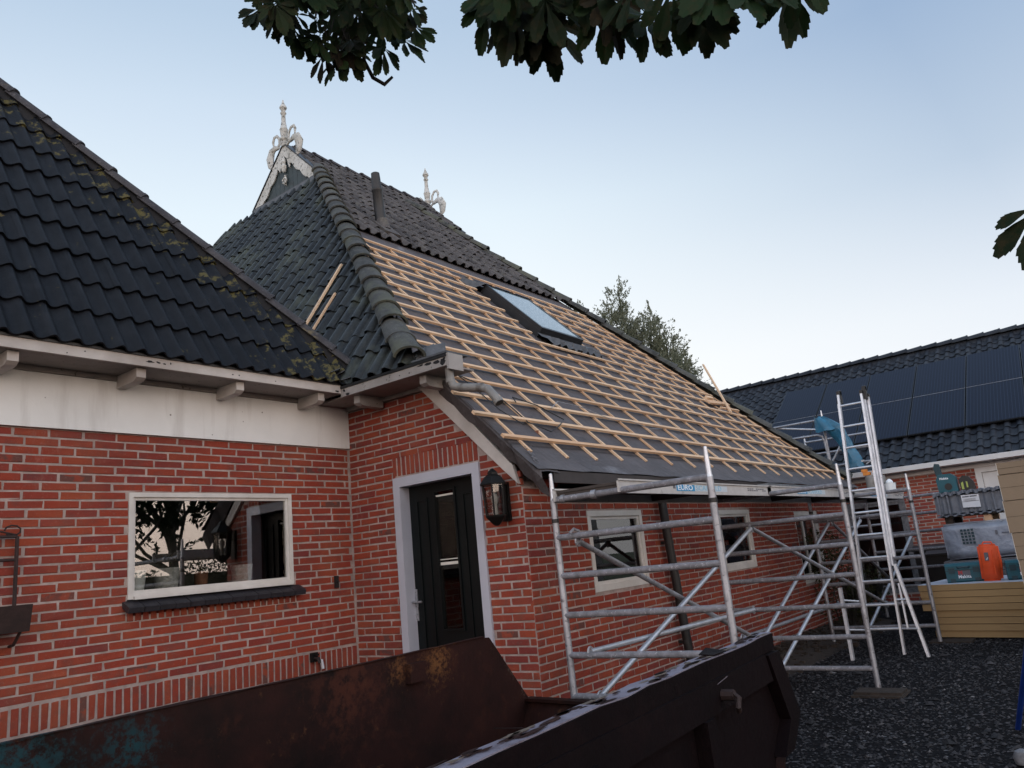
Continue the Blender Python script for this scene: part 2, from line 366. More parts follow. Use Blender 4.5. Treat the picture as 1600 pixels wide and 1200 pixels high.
def mat_gravel():
    mt, t, b = new_mat('gravel_ground'); p = pos(t)
    v = node(t, 'ShaderNodeTexVoronoi'); v.inputs['Scale'].default_value = 38; t.links.new(p, v.inputs['Vector'])
    sc_ = node(t, 'ShaderNodeSeparateColor'); t.links.new(v.outputs['Color'], sc_.inputs[0])
    c = mixc(t, sc_.outputs[0], (.005, .0048, .0056), (.014, .0135, .0155))
    c = mixc(t, thr(t, sc_.outputs[1], .975, .985), c, (.16, .155, .16))
    c = mixc(t, mth(t, 'MULTIPLY', thr(t, noise(t, .8, 6, .6, p), .45, .65), .75), c, (.007, .0062, .0065))
    t.links.new(c, b.inputs['Base Color']); b.inputs['Roughness'].default_value = .9; b.inputs['Specular IOR Level'].default_value = .1
    bump(t, b, v.outputs['Distance'], .02, .8); M['gravel_ground'] = mt
mat_gravel()
mt, t, b = new_mat('stone_chip'); r = rnd(t)
rp = ramp(t, [(0, (.005, .0048, .0058)), (.5, (.013, .0125, .015)), (.80, (.026, .025, .028)), (.95, (.055, .052, .055)), (1, (.24, .23, .225))]); t.links.new(r, rp.inputs[0])
t.links.new(rp.outputs[0], b.inputs['Base Color']); b.inputs['Roughness'].default_value = .8; M['stone_chip'] = mt
simple('field_grass', (.05, .07, .03), .95, var=.4, scale=.6)

# ------------------------------------------------------------------ mesh helpers
class MB:
    def __init__(s): s.v = []; s.f = []; s.t = []
    def add(s, vs, fs, tint=0.0):
        n = len(s.v); s.v += [tuple(x) for x in vs]; s.f += [tuple(i+n for i in f) for f in fs]; s.t += [tint]*len(fs)
        return s
    def box(s, a, b, tint=0.0, mtx=None):
        x0, y0, z0 = a; x1, y1, z1 = b
        vs = [Vector(p) for p in ((x0,y0,z0),(x1,y0,z0),(x1,y1,z0),(x0,y1,z0),(x0,y0,z1),(x1,y0,z1),(x1,y1,z1),(x0,y1,z1))]
        if mtx is not None: vs = [mtx @ q for q in vs]
        return s.add(vs, [(3,2,1,0),(4,5,6,7),(0,1,5,4),(1,2,6,5),(2,3,7,6),(3,0,4,7)], tint)
    def prism(s, pts, d, tint=0.0):
        """polygon pts (3D list) extruded along vector d"""
        n = len(pts); a = [Vector(p) for p in pts]; d = Vector(d)
        fs = [tuple(range(n-1, -1, -1)), tuple(range(n, 2*n))] + [(i, (i+1) % n, n+(i+1) % n, n+i) for i in range(n)]
        return s.add(a+[p+d for p in a], fs, tint)
    def tube(s, pts, r, n=10, tint=0.0, caps=True):
        pts = [Vector(p) for p in pts]; rs = r if isinstance(r, (list, tuple)) else [r]*len(pts)
        vs = []; prev = None
        for i, p in enumerate(pts):
            d = (pts[min(i+1, len(pts)-1)]-pts[max(i-1, 0)]).normalized()
            ref = prev if prev is not None else (Vector((0, 0, 1)) if abs(d.z) < .9 else Vector((1, 0, 0)))
            a = (ref - d*ref.dot(d)).normalized(); b_ = d.cross(a); prev = a
            for k in range(n):
                an = 2*pi*k/n; vs.append(p + (a*cos(an)+b_*sin(an))*rs[i])
        fs = []
        for i in range(len(pts)-1):
            for k in range(n):
                k2 = (k+1) % n; fs.append((i*n+k, i*n+k2, (i+1)*n+k2, (i+1)*n+k))
        if caps: fs += [tuple(range(n-1, -1, -1)), tuple(range((len(pts)-1)*n, len(pts)*n))]
        return s.add(vs, fs, tint)
    def lathe(s, prof, n=16, loc=(0, 0, 0), tint=0.0):
        loc = Vector(loc); vs = []
        for r, z in prof:
            for k in range(n): vs.append(loc+Vector((r*cos(2*pi*k/n), r*sin(2*pi*k/n), z)))
        fs = [(i*n+k, i*n+(k+1) % n, (i+1)*n+(k+1) % n, (i+1)*n+k) for i in range(len(prof)-1) for k in range(n)]
        fs += [tuple(range(n-1, -1, -1)), tuple(range((len(prof)-1)*n, len(prof)*n))]
        return s.add(vs, fs, tint)
    def mesh(s, name, m_, fix=True, smooth=False):
        me = bpy.data.meshes.new(name); me.from_pydata(s.v, [], s.f); me.update()
        if any(s.t):
            at = me.attributes.new('tint', 'FLOAT', 'FACE'); at.data.foreach_set('value', s.t)
        if fix and len(s.f) < 60000:
            bm = bmesh.new(); bm.from_mesh(me); bmesh.ops.recalc_face_normals(bm, faces=bm.faces); bm.to_mesh(me); bm.free()
        me.materials.append(M[m_])
        if smooth:
            me.shade_smooth()
            try: me.set_sharp_from_angle(angle=rad(40))
            except Exception: pass
        return me
WM = {}
def link(name, data, parent=None, mw=None, **props):
    o = bpy.data.objects.new(name, data); COL.objects.link(o)
    mw = mw or Matrix.Identity(4)
    if parent is not None:
        o.parent = parent; o.matrix_parent_inverse = WM[parent.name].inverted(); o.matrix_basis = mw
    else: o.matrix_basis = mw
    WM[o.name] = mw.copy()
    for k, v_ in props.items(): o[k] = v_
    return o
def obj(name, mb, m_, parent=None, smooth=False, fix=True, **props):
    return link(name, mb.mesh(name, m_, fix, smooth), parent, None, **props)
def thing(name, label, cat, loc=(0, 0, 0), group=None):
    o = link(name, None, None, Matrix.Translation(Vector(loc))); o['label'] = label; o['category'] = cat
    if group: o['group'] = group
    return o
def solo(name, mb, m_, label, cat, group=None, smooth=False):
    o = obj(name, mb, m_, smooth=smooth); o['label'] = label; o['category'] = cat
    if group: o['group'] = group
    return o
def project(p):
    d = Vector(p)-CAM; z = d.dot(_f)
    if z < .1: return (-9999, -9999, z)
    return (800+1209.99*d.dot(RT)/z, 600-1209.99*d.dot(UP)/z, z)
def in_frame(p, mg=30):
    x, y, z = project(p); return -mg < x < 1600+mg and -mg < y < 1200+mg
def text_obj(name, s, size, mw, m_, parent, depth=.001, bold=0.0):
    c = bpy.data.curves.new(name, 'FONT'); c.body = s; c.size = size; c.extrude = depth; c.offset = bold
    c.resolution_u = 2
    tmp = bpy.data.objects.new('tmp', c); COL.objects.link(tmp)
    dg = bpy.context.evaluated_depsgraph_get(); me = bpy.data.meshes.new_from_object(tmp.evaluated_get(dg))
    bpy.data.objects.remove(tmp); me.materials.clear(); me.materials.append(M[m_])
    return link(name, me, parent, mw)
def frame_m(o, ux, uy):
    ux = Vector(ux).normalized(); uy = Vector(uy).normalized(); uz = ux.cross(uy)
    mm = Matrix((ux, uy, uz)).transposed().to_4x4(); mm.translation = Vector(o); return mm
# ================================================================== SETTING
XB, YA, YC = 5.145, 5.976, 3.85
g = MB(); g.box((-900, -900, -.5), (1500, 1500, -.012))
obj('field', g, 'field_grass', kind='structure')
g = MB(); g.add([(-12, -14, 0), (16.6, -14, 0), (16.6, 9, 0), (-12, 9, 0)], [(0, 1, 2, 3)])
obj('gravel_yard', g, 'gravel_ground', kind='structure')
# loose stone chips lying on the yard
g = MB(); rs = random.Random(3)
def chip(x, y, s):
    a = rs.random()*6.28; h = s*rs.uniform(.5, 1.0); q = s*rs.uniform(.5, 1)
    c, d = cos(a), sin(a)
    vs = [(x+c*s, y+d*s, h*.2), (x-d*q, y+c*q, h*.3), (x-c*s, y-d*s, h*.15), (x+d*q, y-c*q, h*.35), (x+rs.uniform(-.3, .3)*s, y+rs.uniform(-.3, .3)*s, h), (x, y, -.004)]
    t = rs.random()
    if rs.random() < .93: t *= .80
    g.add(vs, [(0, 1, 4), (1, 2, 4), (2, 3, 4), (3, 0, 4)], t+1e-4)
for k in range(30000):
    x = 3.9+8.6*rs.random()**1.15; y = rs.uniform(-1.0, 3.8)
    if not in_frame((x, y, 0), 20): continue
    chip(x, y, rs.choice((.007, .009, .011, .014, .02)) * (2.3 if rs.random() < .03 else 1))
obj('gravel', g, 'stone_chip', fix=False, kind='stuff')

# ================================================================== BRICKS
_bm = {}
def brick_mesh(L, H, D=.034, var=0, m_='brick'):
    key = (round(L, 2), round(H, 3), var, m_)
    if key in _bm: return _bm[key]
    r = random.Random(hash(key) & 0xffff); q = MB()
    c = .004; x, z = L/2, H/2; j = lambda: r.uniform(-.0028, .0028)
    # local: X along the wall, Z up, -Y outwards
    back = [(-x, D, -z), (x, D, -z), (x, D, z), (-x, D, z)]
    mid = [(-x+j(), c+j(), -z+j()), (x+j(), c+j(), -z+j()), (x+j(), c+j(), z+j()), (-x+j(), c+j(), z+j())]
    fr = [(-x+c+j(), j(), -z+c+j()), (x-c+j(), j(), -z+c+j()), (x-c+j(), j(), z-c+j()), (-x+c+j(), j(), z-c+j())]
    fs = [(8, 9, 10, 11)]
    for k in range(4):
        k2 = (k+1) % 4; fs += [(k, k2, 4+k2, 4+k), (4+k, 4+k2, 8+k2, 8+k)]
    q.add(back+mid+fr, fs); me = q.mesh('brick', m_); _bm[key] = me; return me
def lay(wall, bricks, M_, n_single, vis=None, m_='brick', rnd_seed=1):
    """bricks: (u, v, L, H) centres. M_ maps (u, 0, v) local to world; the largest in the picture are single objects, the rest one mesh"""
    r = random.Random(rnd_seed); items = []
    for (u, v, L, H) in bricks:
        p = M_ @ Vector((u, 0, v)); x, y, z = project(p)
        ok = z > .2 and in_frame(p, 40) and (vis is None or vis(x, y))
        items.append(((1/z if ok else -1), u, v, L, H))
    items.sort(key=lambda t: -t[0]); q = MB(); nrest = 0
    for i, (s, u, v, L, H) in enumerate(items):
        jit = r.uniform(-.0035, .002); rot = Matrix.Rotation(r.uniform(-.008, .008), 4, 'Y')
        mt_ = M_ @ Matrix.Translation((u, jit, v+r.uniform(-.0012, .0012))) @ rot
        if s > 0 and i < n_single:
            link('brick', brick_mesh(L, H, var=r.randrange(6), m_=m_), wall, mt_)
        else:
            me = brick_mesh(L, H, var=r.randrange(3), m_=m_)
            q.add([mt_ @ vv.co for vv in me.vertices], [tuple(pp.vertices) for pp in me.polygons], r.random()+1e-3); nrest += 1
    if nrest: obj('brickwork', q, m_, wall, fix=False, kind='stuff')
def stretchers(u0, u1, v0, v1, holes=(), keep=None, course=.0637, L=.24, seed=1, headers=False):
    """stretcher bond laid downwards from v1; holes = (u0,u1,v0,v1)"""
    r = random.Random(seed); out_ = []; k = 0; j = .0175
    v = v1 - course/2
    while v > v0:
        off = (L/2 if k % 2 else 0) + r.uniform(-.012, .012)
        Lk = L/2 if (headers and k % 4 == 3) else L
        u = u0 - off
        while u < u1:
            a, b_ = u, u+Lk+r.uniform(-.010, .010); nxt = b_
            a = max(a, u0); b_ = min(b_, u1)
            segs = [(a, b_)]
            for (h0, h1, w0, w1) in holes:
                if w0 < v < w1:
                    ns = []
                    for (p, q) in segs:
                        if q <= h0 or p >= h1: ns.append((p, q))
                        else:
                            if p < h0: ns.append((p, h0+j*.5))
                            if q > h1: ns.append((h1-j*.5, q))
                    segs = ns
            for (p, q) in segs:
                if q-p > .035 and (keep is None or keep((p+q)/2, v, p, q)):
                    out_.append(((p+q)/2, v, q-p-j, course-.0135))
            u = nxt
        v -= course; k += 1
    return out_
def soldiers(u0, u1, v0, v1, L=.0615):
    n = round((u1-u0)/L); L = (u1-u0)/n
    return [(u0+L*(i+.5), (v0+v1)/2, L-.0145, v1-v0-.011) for i in range(n)]
MA = frame_m((0, YA, 0), (1, 0, 0), (0, 1, 0))
# frame_m axes: local X, Y, Z.  For A and C local X = +X, local Y = +Y (into the wall), Z up
MC = frame_m((0, YC, 0), (1, 0, 0), (0, 1, 0))
# wall B: seen from -X; local X runs along -Y so that Z stays up and local Y = +X goes into the wall
MBm = frame_m((XB, 0, 0), (0, -1, 0), (1, 0, 0))

# ================================================================== HOUSE WING (left)
wing = thing('house_wing', 'red brick house wing with dark wavy roof and wide white window at left', 'house', (3.2, YA, 0))
WX0 = .9
WIN = (2.945, 4.435, 1.466, 2.267)          # opening in wall A
wall = MB()
d0, d1 = YA+.0045, YA+.27
wall.box((WX0, d0, 0), (WIN[0], d1, 2.725)); wall.box((WIN[1], d0, 0), (XB+.01, d1, 2.725))
wall.box((WIN[0], d0, 0), (WIN[1], d1, WIN[2]-.12)); wall.box((WIN[0], d0, WIN[3]), (WIN[1], d1, 2.725))
wall.box((WX0, d1+3.8, 0), (XB, d1+4, 3.3)); wall.box((WX0, d1, 0), (WX0+.2, d1+3.8, 3.3))
wa = obj('wall', wall, 'mortar', wing)
SILLB = 1.372
br = stretchers(WX0, XB-.006, .855, 2.722, holes=[(WIN[0], WIN[1], WIN[2]-.12, WIN[3]), (WIN[0]-.01, WIN[1]+.03, 1.305, SILLB+.1)], course=.0643, seed=5)
br += soldiers(WX0, XB-.006, .668, .846)
br += soldiers(WIN[0]-.005, WIN[1]+.025, 1.303, SILLB+.004)
br += stretchers(WX0, XB-.006, 0.0, .656, seed=6)
def vis_a(x, y): return y < 1165-.227*x + 14
lay(wa, br, MA, 300, vis_a, rnd_seed=2)
# interior behind the window
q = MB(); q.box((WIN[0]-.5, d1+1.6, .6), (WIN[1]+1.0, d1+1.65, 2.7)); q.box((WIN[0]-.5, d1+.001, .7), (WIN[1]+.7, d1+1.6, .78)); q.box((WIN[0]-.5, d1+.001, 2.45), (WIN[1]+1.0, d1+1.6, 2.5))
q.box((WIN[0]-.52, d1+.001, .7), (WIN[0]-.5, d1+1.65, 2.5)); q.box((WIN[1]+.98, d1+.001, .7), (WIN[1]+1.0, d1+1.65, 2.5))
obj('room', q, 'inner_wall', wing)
q = MB(); q.box((WIN[0]-.05, YA+.10, WIN[2]-.02), (WIN[1]+.05, YA+.44, WIN[2]+.055)); obj('inner_sill', q, 'slab_grey', wing)
# window
def window(parent, M_, u0, u1, v0, v1, fw=.055, sash=.04, depth=.07, glass='pane_glass', recess=.02, mat='frame_white', mull=None):
    def bx(mb, a0, a1, b0, b1, c0, c1): mb.box((a0, c0, b0), (a1, c1, b1), mtx=M_)
    f = MB(); y0, y1 = recess, recess+depth
    bx(f, u0, u0+fw, v0, v1, y0, y1); bx(f, u1-fw, u1, v0, v1, y0, y1)
    bx(f, u0+fw, u1-fw, v1-fw, v1, y0, y1); bx(f, u0+fw, u1-fw, v0, v0+fw*1.15, y0, y1)
    win = obj('window', f, mat, parent)
    s = MB(); a0, a1, b0, b1 = u0+fw, u1-fw, v0+fw*1.15, v1-fw; y2, y3 = y0+.018, y1-.005
    bx(s, a0, a0+sash, b0, b1, y2, y3); bx(s, a1-sash, a1, b0, b1, y2, y3)
    bx(s, a0+sash, a1-sash, b1-sash, b1, y2, y3); bx(s, a0+sash, a1-sash, b0, b0+sash, y2, y3)
    if mull: bx(s, mull-.025, mull+.025, b0+sash, b1-sash, y2, y3)
    obj('sash', s, mat, win)
    p_ = MB(); bx(p_, a0+sash-.004, a1-sash+.004, b0+sash-.004, b1-sash+.004, y2+.014, y2+.018)
    obj('pane', p_, glass, win)
    return win
window(wing, MA, *WIN, fw=.034, sash=.024, recess=-.012)
q = MB(); q.box((WIN[0]+.04, YA-.040, WIN[2]-.004), (WIN[1]-.03, YA-.014, WIN[2]+.020)); obj('weather_strip', q, 'frame_white', wing)
# sloping sill of glazed tiles, each its own piece
sill = link('window_sill', None, wing)
ns = 13
for i in range(ns):
    a = WIN[0]-.035+(WIN[1]-WIN[0]+.10)*i/ns; b_ = WIN[0]-.035+(WIN[1]-WIN[0]+.10)*(i+1)/ns-.005
    q = MB(); jz = random.uniform(-.002, .002)
    q.prism([(a, YA-.105, 1.405+jz), (a, YA-.095, 1.368+jz), (a, YA-.07, 1.372+jz), (a, YA+.02, 1.42+jz), (a, YA+.02, 1.465+jz), (a, YA-.085, 1.418+jz)], (b_-a, 0, 0))
    obj('tile', q, 'sill_tile', sill)
# plaster band and upper board
q = MB(); q.box((WX0, YA-.028, 2.725), (XB-.002, YA+.05, 3.128)); obj('plaster_band', q, 'plaster', wing)
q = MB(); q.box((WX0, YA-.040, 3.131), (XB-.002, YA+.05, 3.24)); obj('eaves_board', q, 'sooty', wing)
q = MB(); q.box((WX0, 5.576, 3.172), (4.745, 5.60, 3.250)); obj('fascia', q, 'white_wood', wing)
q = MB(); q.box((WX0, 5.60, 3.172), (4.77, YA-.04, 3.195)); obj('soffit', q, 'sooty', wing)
def bracket(M_, u, parent, z1=3.170, length=.31, w_=.072, h=.098, mat='white_wood'):
    q = MB(); pts = [(0, 0), (-length, 0), (-length, -h*.72), (-length+.035, -h*.95), (-length+.08, -h), (0, -h)]
    q.prism([M_ @ Vector((u-w_/2, y-.028, z1+z)) for y, z in pts], (M_.to_3x3() @ Vector((w_, 0, 0))))
    obj('bracket', q, mat, parent)
for u in (1.12, 1.985, 2.86, 3.71, 4.56): bracket(MA, u, wing)
# gutter lip
q = MB(); q.prism([(WX0, 5.560, 3.250), (WX0, 5.560, 3.268), (WX0, 5.574, 3.275), (WX0, 5.60, 3.262), (WX0, 5.66, 3.255), (WX0, 5.66, 3.245)], (4.74-WX0, 0, 0)); obj('gutter', q, 'gutter_black', wing)

# ---- wavy concrete tiles
P57 = rad(57)
WS = Vector((0, cos(P57), sin(P57))); WU = Vector((1, 0, 0)); WN = WU.cross(WS)
def wave_tile(mat, w_=.31, L=.415, waves=2, n=28, amp=.046, th=.016, lift=.026):
    q = MB(); top = []; bot = []
    def h(u):
        f = (u*waves) % 1.0
        f = (f+.35) % 1.0; return amp*((.5-.5*cos(pi*f/.56)) if f < .56 else (.5+.5*cos(pi*(f-.56)/.44)))**1.35
    for i in range(n+1):
        u = i/n
        for (s_, dz) in ((0, lift), (.03, lift), (L*.5, lift*.55), (L, 0)):
            top.append((u*w_, s_, h(u)+dz)); bot.append((u*w_, s_, h(u)+dz-th))
    k = 4; fs = []
    for i in range(n):
        for j_ in range(k-1):
            a = i*k+j_; fs.append((a, a+k, a+k+1, a+1)); b_ = a+(n+1)*k; fs.append((b_, b_+1, b_+k+1, b_+k))
        a = i*k; b_ = a+(n+1)*k; fs.append((a, b_, b_+k, a+k))
        a = i*k+k-1; b_ = a+(n+1)*k; fs.append((a, a+k, b_+k, b_))
    q.add(top+bot, fs); return q.mesh('roof_tile', mat, smooth=True)
wt_ = [wave_tile('concrete_tile')]*3
W0 = Vector((0, 5.575, 3.262))
HB = Vector((5.06, 5.62, 3.34)); HD = Vector((-1.39, 1.0, 1.54)).normalized()
roofW = MB()
top_z = 8.6
def wing_hip(z): return HB + HD*((z-HB.z)/HD.z)
t8 = wing_hip(top_z)
ys8 = W0.y+(top_z-W0.z)/math.tan(P57)
dn = -WN*.03
def onWing(x, z): return Vector((x, W0.y+(z-W0.z)/math.tan(P57), z))+dn
roofW.add([onWing(WX0-3, 3.25), onWing(5.12, 3.25), onWing(t8.x, top_z), onWing(WX0-3, top_z)], [(0, 1, 2, 3)])
# right-hand slope behind the hip (falls away towards the valley)
roofW.add([HB-Vector((0, 0, .06)), wing_hip(top_z)-Vector((0, 0, .06)), Vector((2.2, 12, top_z-.06)), Vector((5.25, 12, 3.2))], [(0, 1, 2, 3)])
rw = obj('roof', roofW, 'dark_void', wing, fix=False)
gauge = .372; rr = random.Random(11); row = 0; sidx = 0
hipn = HD.cross(Vector((0, 0, 1))).normalized()      # vertical plane holding the hip line
while True:
    s_ = row*gauge-.02
    zrow = W0.z+s_*sin(P57)
    if zrow > 7.4: break
    xh = wing_hip(zrow).x
    x = WX0-.6
    while x < xh+.2:
        O = W0+WU*x+WS*s_+WN*rr.uniform(-.003, .003)
        mm = frame_m(O, WU, WS)
        cen = O+WU*.15+WS*.2
        mossy = 1 if (cen.x > wing_hip(cen.z).x-.42 and rr.random() < .8) or (row == 0 and x > 3.9 and rr.random() < .75) or (rr.random() < .03) else 0
        px = project(cen)
        if -120 < px[0] and -100 < px[1]:
            me = wt_[2] if mossy else wt_[rr.randrange(2)]
            ends = [O+WU*.31+WS*t for t in (0, .41)]
            if any((e-HB).dot(hipn) * (Vector((0, 5.6, 3.3))-HB).dot(hipn) < 0 for e in ends):
                bm = bmesh.new(); bm.from_mesh(me); inv = mm.inverted()
                bmesh.ops.bisect_plane(bm, geom=bm.verts[:]+bm.edges[:]+bm.faces[:], plane_co=inv @ HB, plane_no=inv.to_3x3() @ (hipn*(-1 if (Vector((0, 5.6, 3.3))-HB).dot(hipn) > 0 else 1)), clear_outer=True)
                if len(bm.faces) > 2:
                    me2 = bpy.data.meshes.new('roof_tile'); bm.to_mesh(me2); me2.materials.append(me.materials[0]); link('roof_tile', me2, rw, mm)
                bm.free()
            else: link('roof_tile', me, rw, mm)
        x += .31
    row += 1
# hip caps of the wing
def cap_mesh(mat, L, r0, r1, flat=.62, th=.014, n=8, sharp=False):
    """half-round cap: local X along the hip (downhill end at 0), Z up"""
    q = MB(); vo = []; vi = []
    for i in range(n+1):
        a = pi*i/n
        for (x_, r) in ((0, r0), (.03, r0), (.035, r0*.94), (L, r1)):
            vo.append((x_, r*cos(a), r*sin(a)*flat)); vi.append((x_, (r-th)*cos(a), (r-th)*sin(a)*flat-.004))
    k = 4; N = (n+1)*k; fs = []
    for i in range(n):
        for j_ in range(k-1):
            a = i*k+j_; fs.append((a, a+1, a+k+1, a+k)); fs.append((a+N, a+N+k, a+N+k+1, a+N+1))
        a = i*k; fs.append((a, a+k, a+N+k, a+N)); a = i*k+k-1; fs.append((a, a+N, a+N+k, a+k))
    for e in (0, n):
        for j_ in range(k-1):
            a = e*k+j_; fs.append((a, a+1, a+1+N, a+N))
    q.add(vo+vi, fs); return q.mesh('ridge_tile', mat, smooth=True)
def hip_caps(parent, p0, p1, me, step, lift=.03, side=Vector((0, 0, 1)), name='ridge_tile', jit=.006, seed=1):
    r = random.Random(seed); p0 = Vector(p0); p1 = Vector(p1); d = (p1-p0); L = d.length; d.normalize()
    yv = side.cross(d).normalized(); n = int(L/step)
    for i in range(n+1):
        if i*step > L: break
        z = d.cross(yv).normalized()
        mm = frame_m(p0+d*(i*step)+z*(lift+r.uniform(-jit, jit)), (d+z*(-.035)+yv*r.uniform(-.01, .01)), yv)
        link(name, me, parent, mm)
q = MB(); pz = wing_hip(7.4); dv = HD.cross(Vector((0, 0, 1))).normalized(); up_ = dv.cross(HD).normalized()
if up_.z < 0: up_ = -up_
q.prism([HB+dv*.10-up_*.11, HB-dv*.10-up_*.11, HB-dv*.05+up_*.045, HB+dv*.05+up_*.045], pz-HB); obj('ridge_bed', q, 'dark_void', rw)
capd = cap_mesh('ridge_tile_dark', .42, .105, .095, flat=.85, th=.02)
hip_caps(rw, HB+HD*.02, wing_hip(7.3), capd, .385, lift=.030, seed=4)
# lead in the valley where the two roofs meet
q = MB(); rv = random.Random(9)
for i in range(12):
    c = Vector((4.78+rv.uniform(-.1, .26), 5.62+rv.uniform(-.12, .30), 3.31+rv.uniform(-.03, .10)))
    ux = Vector((rv.uniform(-1, 1), rv.uniform(-1, 1), rv.uniform(-.3, .3))).normalized(); uy = ux.cross(Vector((rv.uniform(-.4, .2), rv.uniform(-.4, 0), 1))).normalized()
    s1, s2 = rv.uniform(.06, .13), rv.uniform(.05, .10)
    q.prism([c+ux*s1+uy*s2*.6, c-ux*s1+uy*s2, c-ux*s1*.8-uy*s2, c+ux*s1*.9-uy*s2*.8], ux.cross(uy)*.006)
q.prism([(4.72, 5.60, 3.27), (5.12, 5.60, 3.36), (5.2, 6.1, 3.75), (4.95, 6.1, 3.50)], (0, 0, .01))
obj('valley_lead', q, 'lead', wing)

# ================================================================== FARMHOUSE
farm = thing('farmhouse', 'old red brick farmhouse with black front door and half stripped roof of new tile laths', 'farmhouse', (9.7, 7.3, 0))
XE = 14.35
DOOR = (4.285, 5.350, .12, 2.338)
W1 = (6.085, 7.110, 1.132, 1.858); W2 = (9.02, 10.02, 1.117, 1.842); W3 = (11.80, 12.95, .75, 1.822)
wallB = MB()
def slope_top(y): return min(3.095, max(0, y-1.77))
def wb(y0, y1, z0, z1): wallB.box((XB+.0045, y0, z0), (XB+.25, y1, z1))
wb(YC+.0045, DOOR[0], 0, 2.06); wb(DOOR[0], DOOR[1], DOOR[3], 2.5); wb(DOOR[1], YA+.1, 0, 3.09)
wallB.prism([(XB+.0045, YC+.0045, 2.06), (XB+.0045, DOOR[0], 2.06), (XB+.0045, DOOR[0], 2.5)], (.238, 0, 0))
wallB.prism([(XB+.0045, DOOR[0], 2.5), (XB+.0045, DOOR[1], 2.5), (XB+.0045, DOOR[1], 3.09), (XB+.0045, 4.87, 3.09)], (.238, 0, 0))
wbo = obj('wall', wallB, 'mortar', farm)
H_ = [(-DOOR[1], -DOOR[0], 0, DOOR[3]), (-DOOR[1]+.02, -DOOR[0]-.0, 2.30, 2.545)]
bb = stretchers(-YA+.004, -YC, .02, 3.095, holes=H_, keep=lambda u, v, p, q: v+.02 < -p-1.80+.06 and v < slope_top(-u)+.02, course=.0637, seed=8)
bb += soldiers(-DOOR[1]-.012, -DOOR[0]-.005, 2.350, 2.540, L=.060)
n_b = len(bb)
def vis_b(x, y): return y < 1165-.227*x+10 or x > 800
lay(wbo, bb, MBm, 210, vis_b, rnd_seed=12)
wallC = MB(); z1c = 2.06
def wc(x0, x1, z0, z1): wallC.box((x0, YC+.0045, z0), (x1, YC+.25, z1))
xs = XB+.25
for (a, b_, c_, d_) in (W1, W2, W3):
    wc(xs, a, 0, z1c); wc(a, b_, 0, c_); wc(a, b_, d_, z1c); xs = b_
wc(xs, XE, 0, z1c)
wco = obj('wall', wallC, 'mortar', farm)
bc = stretchers(XB, XE, .0, 2.06, holes=[W1, W2, W3], course=.0637, seed=18)
lay(wco, bc, MC, 90, lambda x, y: y < 1090 and x < 1100, rnd_seed=14)
# brick corbels under the eaves
for u in (5.46, 6.45, 7.45, 8.25, 9.01, 10.0, 10.94, 11.9, 12.9):
    q = MB(); q.box((u-.055, YC-.105, 2.055), (u+.055, YC-.002, 2.125)); obj('corbel', q, 'brick', farm)
# end and back walls
q = MB(); q.box((XE, YC, 0), (XE+.2, 17.5, 2.4)); q.box((XB+.3, 17.3, 0), (XE, 17.5, 2.4)); q.box((XB, 6.25, 0), (XB+.25, 17.5, 3.1)); obj('wall', q, 'brick_far', farm)
# dark rooms behind the openings
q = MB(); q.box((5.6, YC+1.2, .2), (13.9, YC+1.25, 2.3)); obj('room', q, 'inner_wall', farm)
window(farm, MC, *W1, fw=.052, sash=.028, recess=-.006, depth=.085)
window(farm, MC, *W2, fw=.052, sash=.028, recess=-.006, depth=.085)
window(farm, MC, *W3, fw=.08, sash=.04, recess=.02, depth=.085, mull=12.25)
# curtain strip seen in the far window
q = MB(); q.box((12.45, YC+.16, .85), (12.85, YC+.17, 1.75)); obj('curtain', q, 'cream', farm)
q = MB(); q.box((6.14, YC+.10, 1.46), (7.06, YC+.105, 1.83)); obj('curtain', q, 'cream', farm)
# ---- door
D0, D1, DZ0, DZ1 = DOOR
fr = MB(); fw = .085
fr.box((XB-.018, D0, DZ0), (XB+.13, D0+fw, DZ1)); fr.box((XB-.018, D1-fw, DZ0), (XB+.13, D1, DZ1)); fr.box((XB-.018, D0+fw, DZ1-fw*1.05), (XB+.13, D1-fw, DZ1))
door_fr = obj('door_frame', fr, 'door_frame', farm)
dr = MB(); X_ = XB+.105
ya, yb, za, zb = D0+fw, D1-fw, DZ0, DZ1-fw*1.05
gy0, gy1, gz0, gz1 = 4.70, 4.93, .95, 2.16
dr.box((X_, ya, za), (X_+.04, gy0, zb)); dr.box((X_, gy1, za), (X_+.04, yb, zb)); dr.box((X_, gy0, gz1), (X_+.04, gy1, zb)); dr.box((X_, gy0, za), (X_+.04, gy1, gz0))
door = obj('door', dr, 'door_black', farm)
for (a, b_) in ((ya+.09, gy0-.10), (gy1+.10, yb-.09)):
    q = MB()
    for (y0, y1, z0, z1) in ((a, b_, 2.10, 2.125), (a, b_, .60, .625), (a, a+.02, .625, 2.10), (b_-.02, b_, .625, 2.10)):
        q.box((X_-.012, y0, z0), (X_-.001, y1, z1))
    obj('moulding', q, 'door_black', door)
q = MB(); q.box((X_-.014, gy0-.022, gz0-.022), (X_-.001, gy0, gz1+.022)); q.box((X_-.014, gy1, gz0-.022), (X_-.001, gy1+.022, gz1+.022)); q.box((X_-.014, gy0, gz1), (X_-.001, gy1, gz1+.022)); q.box((X_-.014, gy0, gz0-.022), (X_-.001, gy1, gz0))
obj('glazing_bead', q, 'door_black', door)
q = MB(); q.box((X_+.012, gy0-.005, gz0-.005), (X_+.018, gy1+.005, gz1+.005)); obj('pane', q, 'lamp_glass', door)
q = MB(); q.box((X_+.006, gy0, 1.50), (X_+.030, gy1, 1.525)); q.box((X_+.006, gy0, 1.545), (X_+.030, gy1, 1.553)); q.box((X_+.006, gy0, 2.115), (X_+.030, gy1, 2.13))
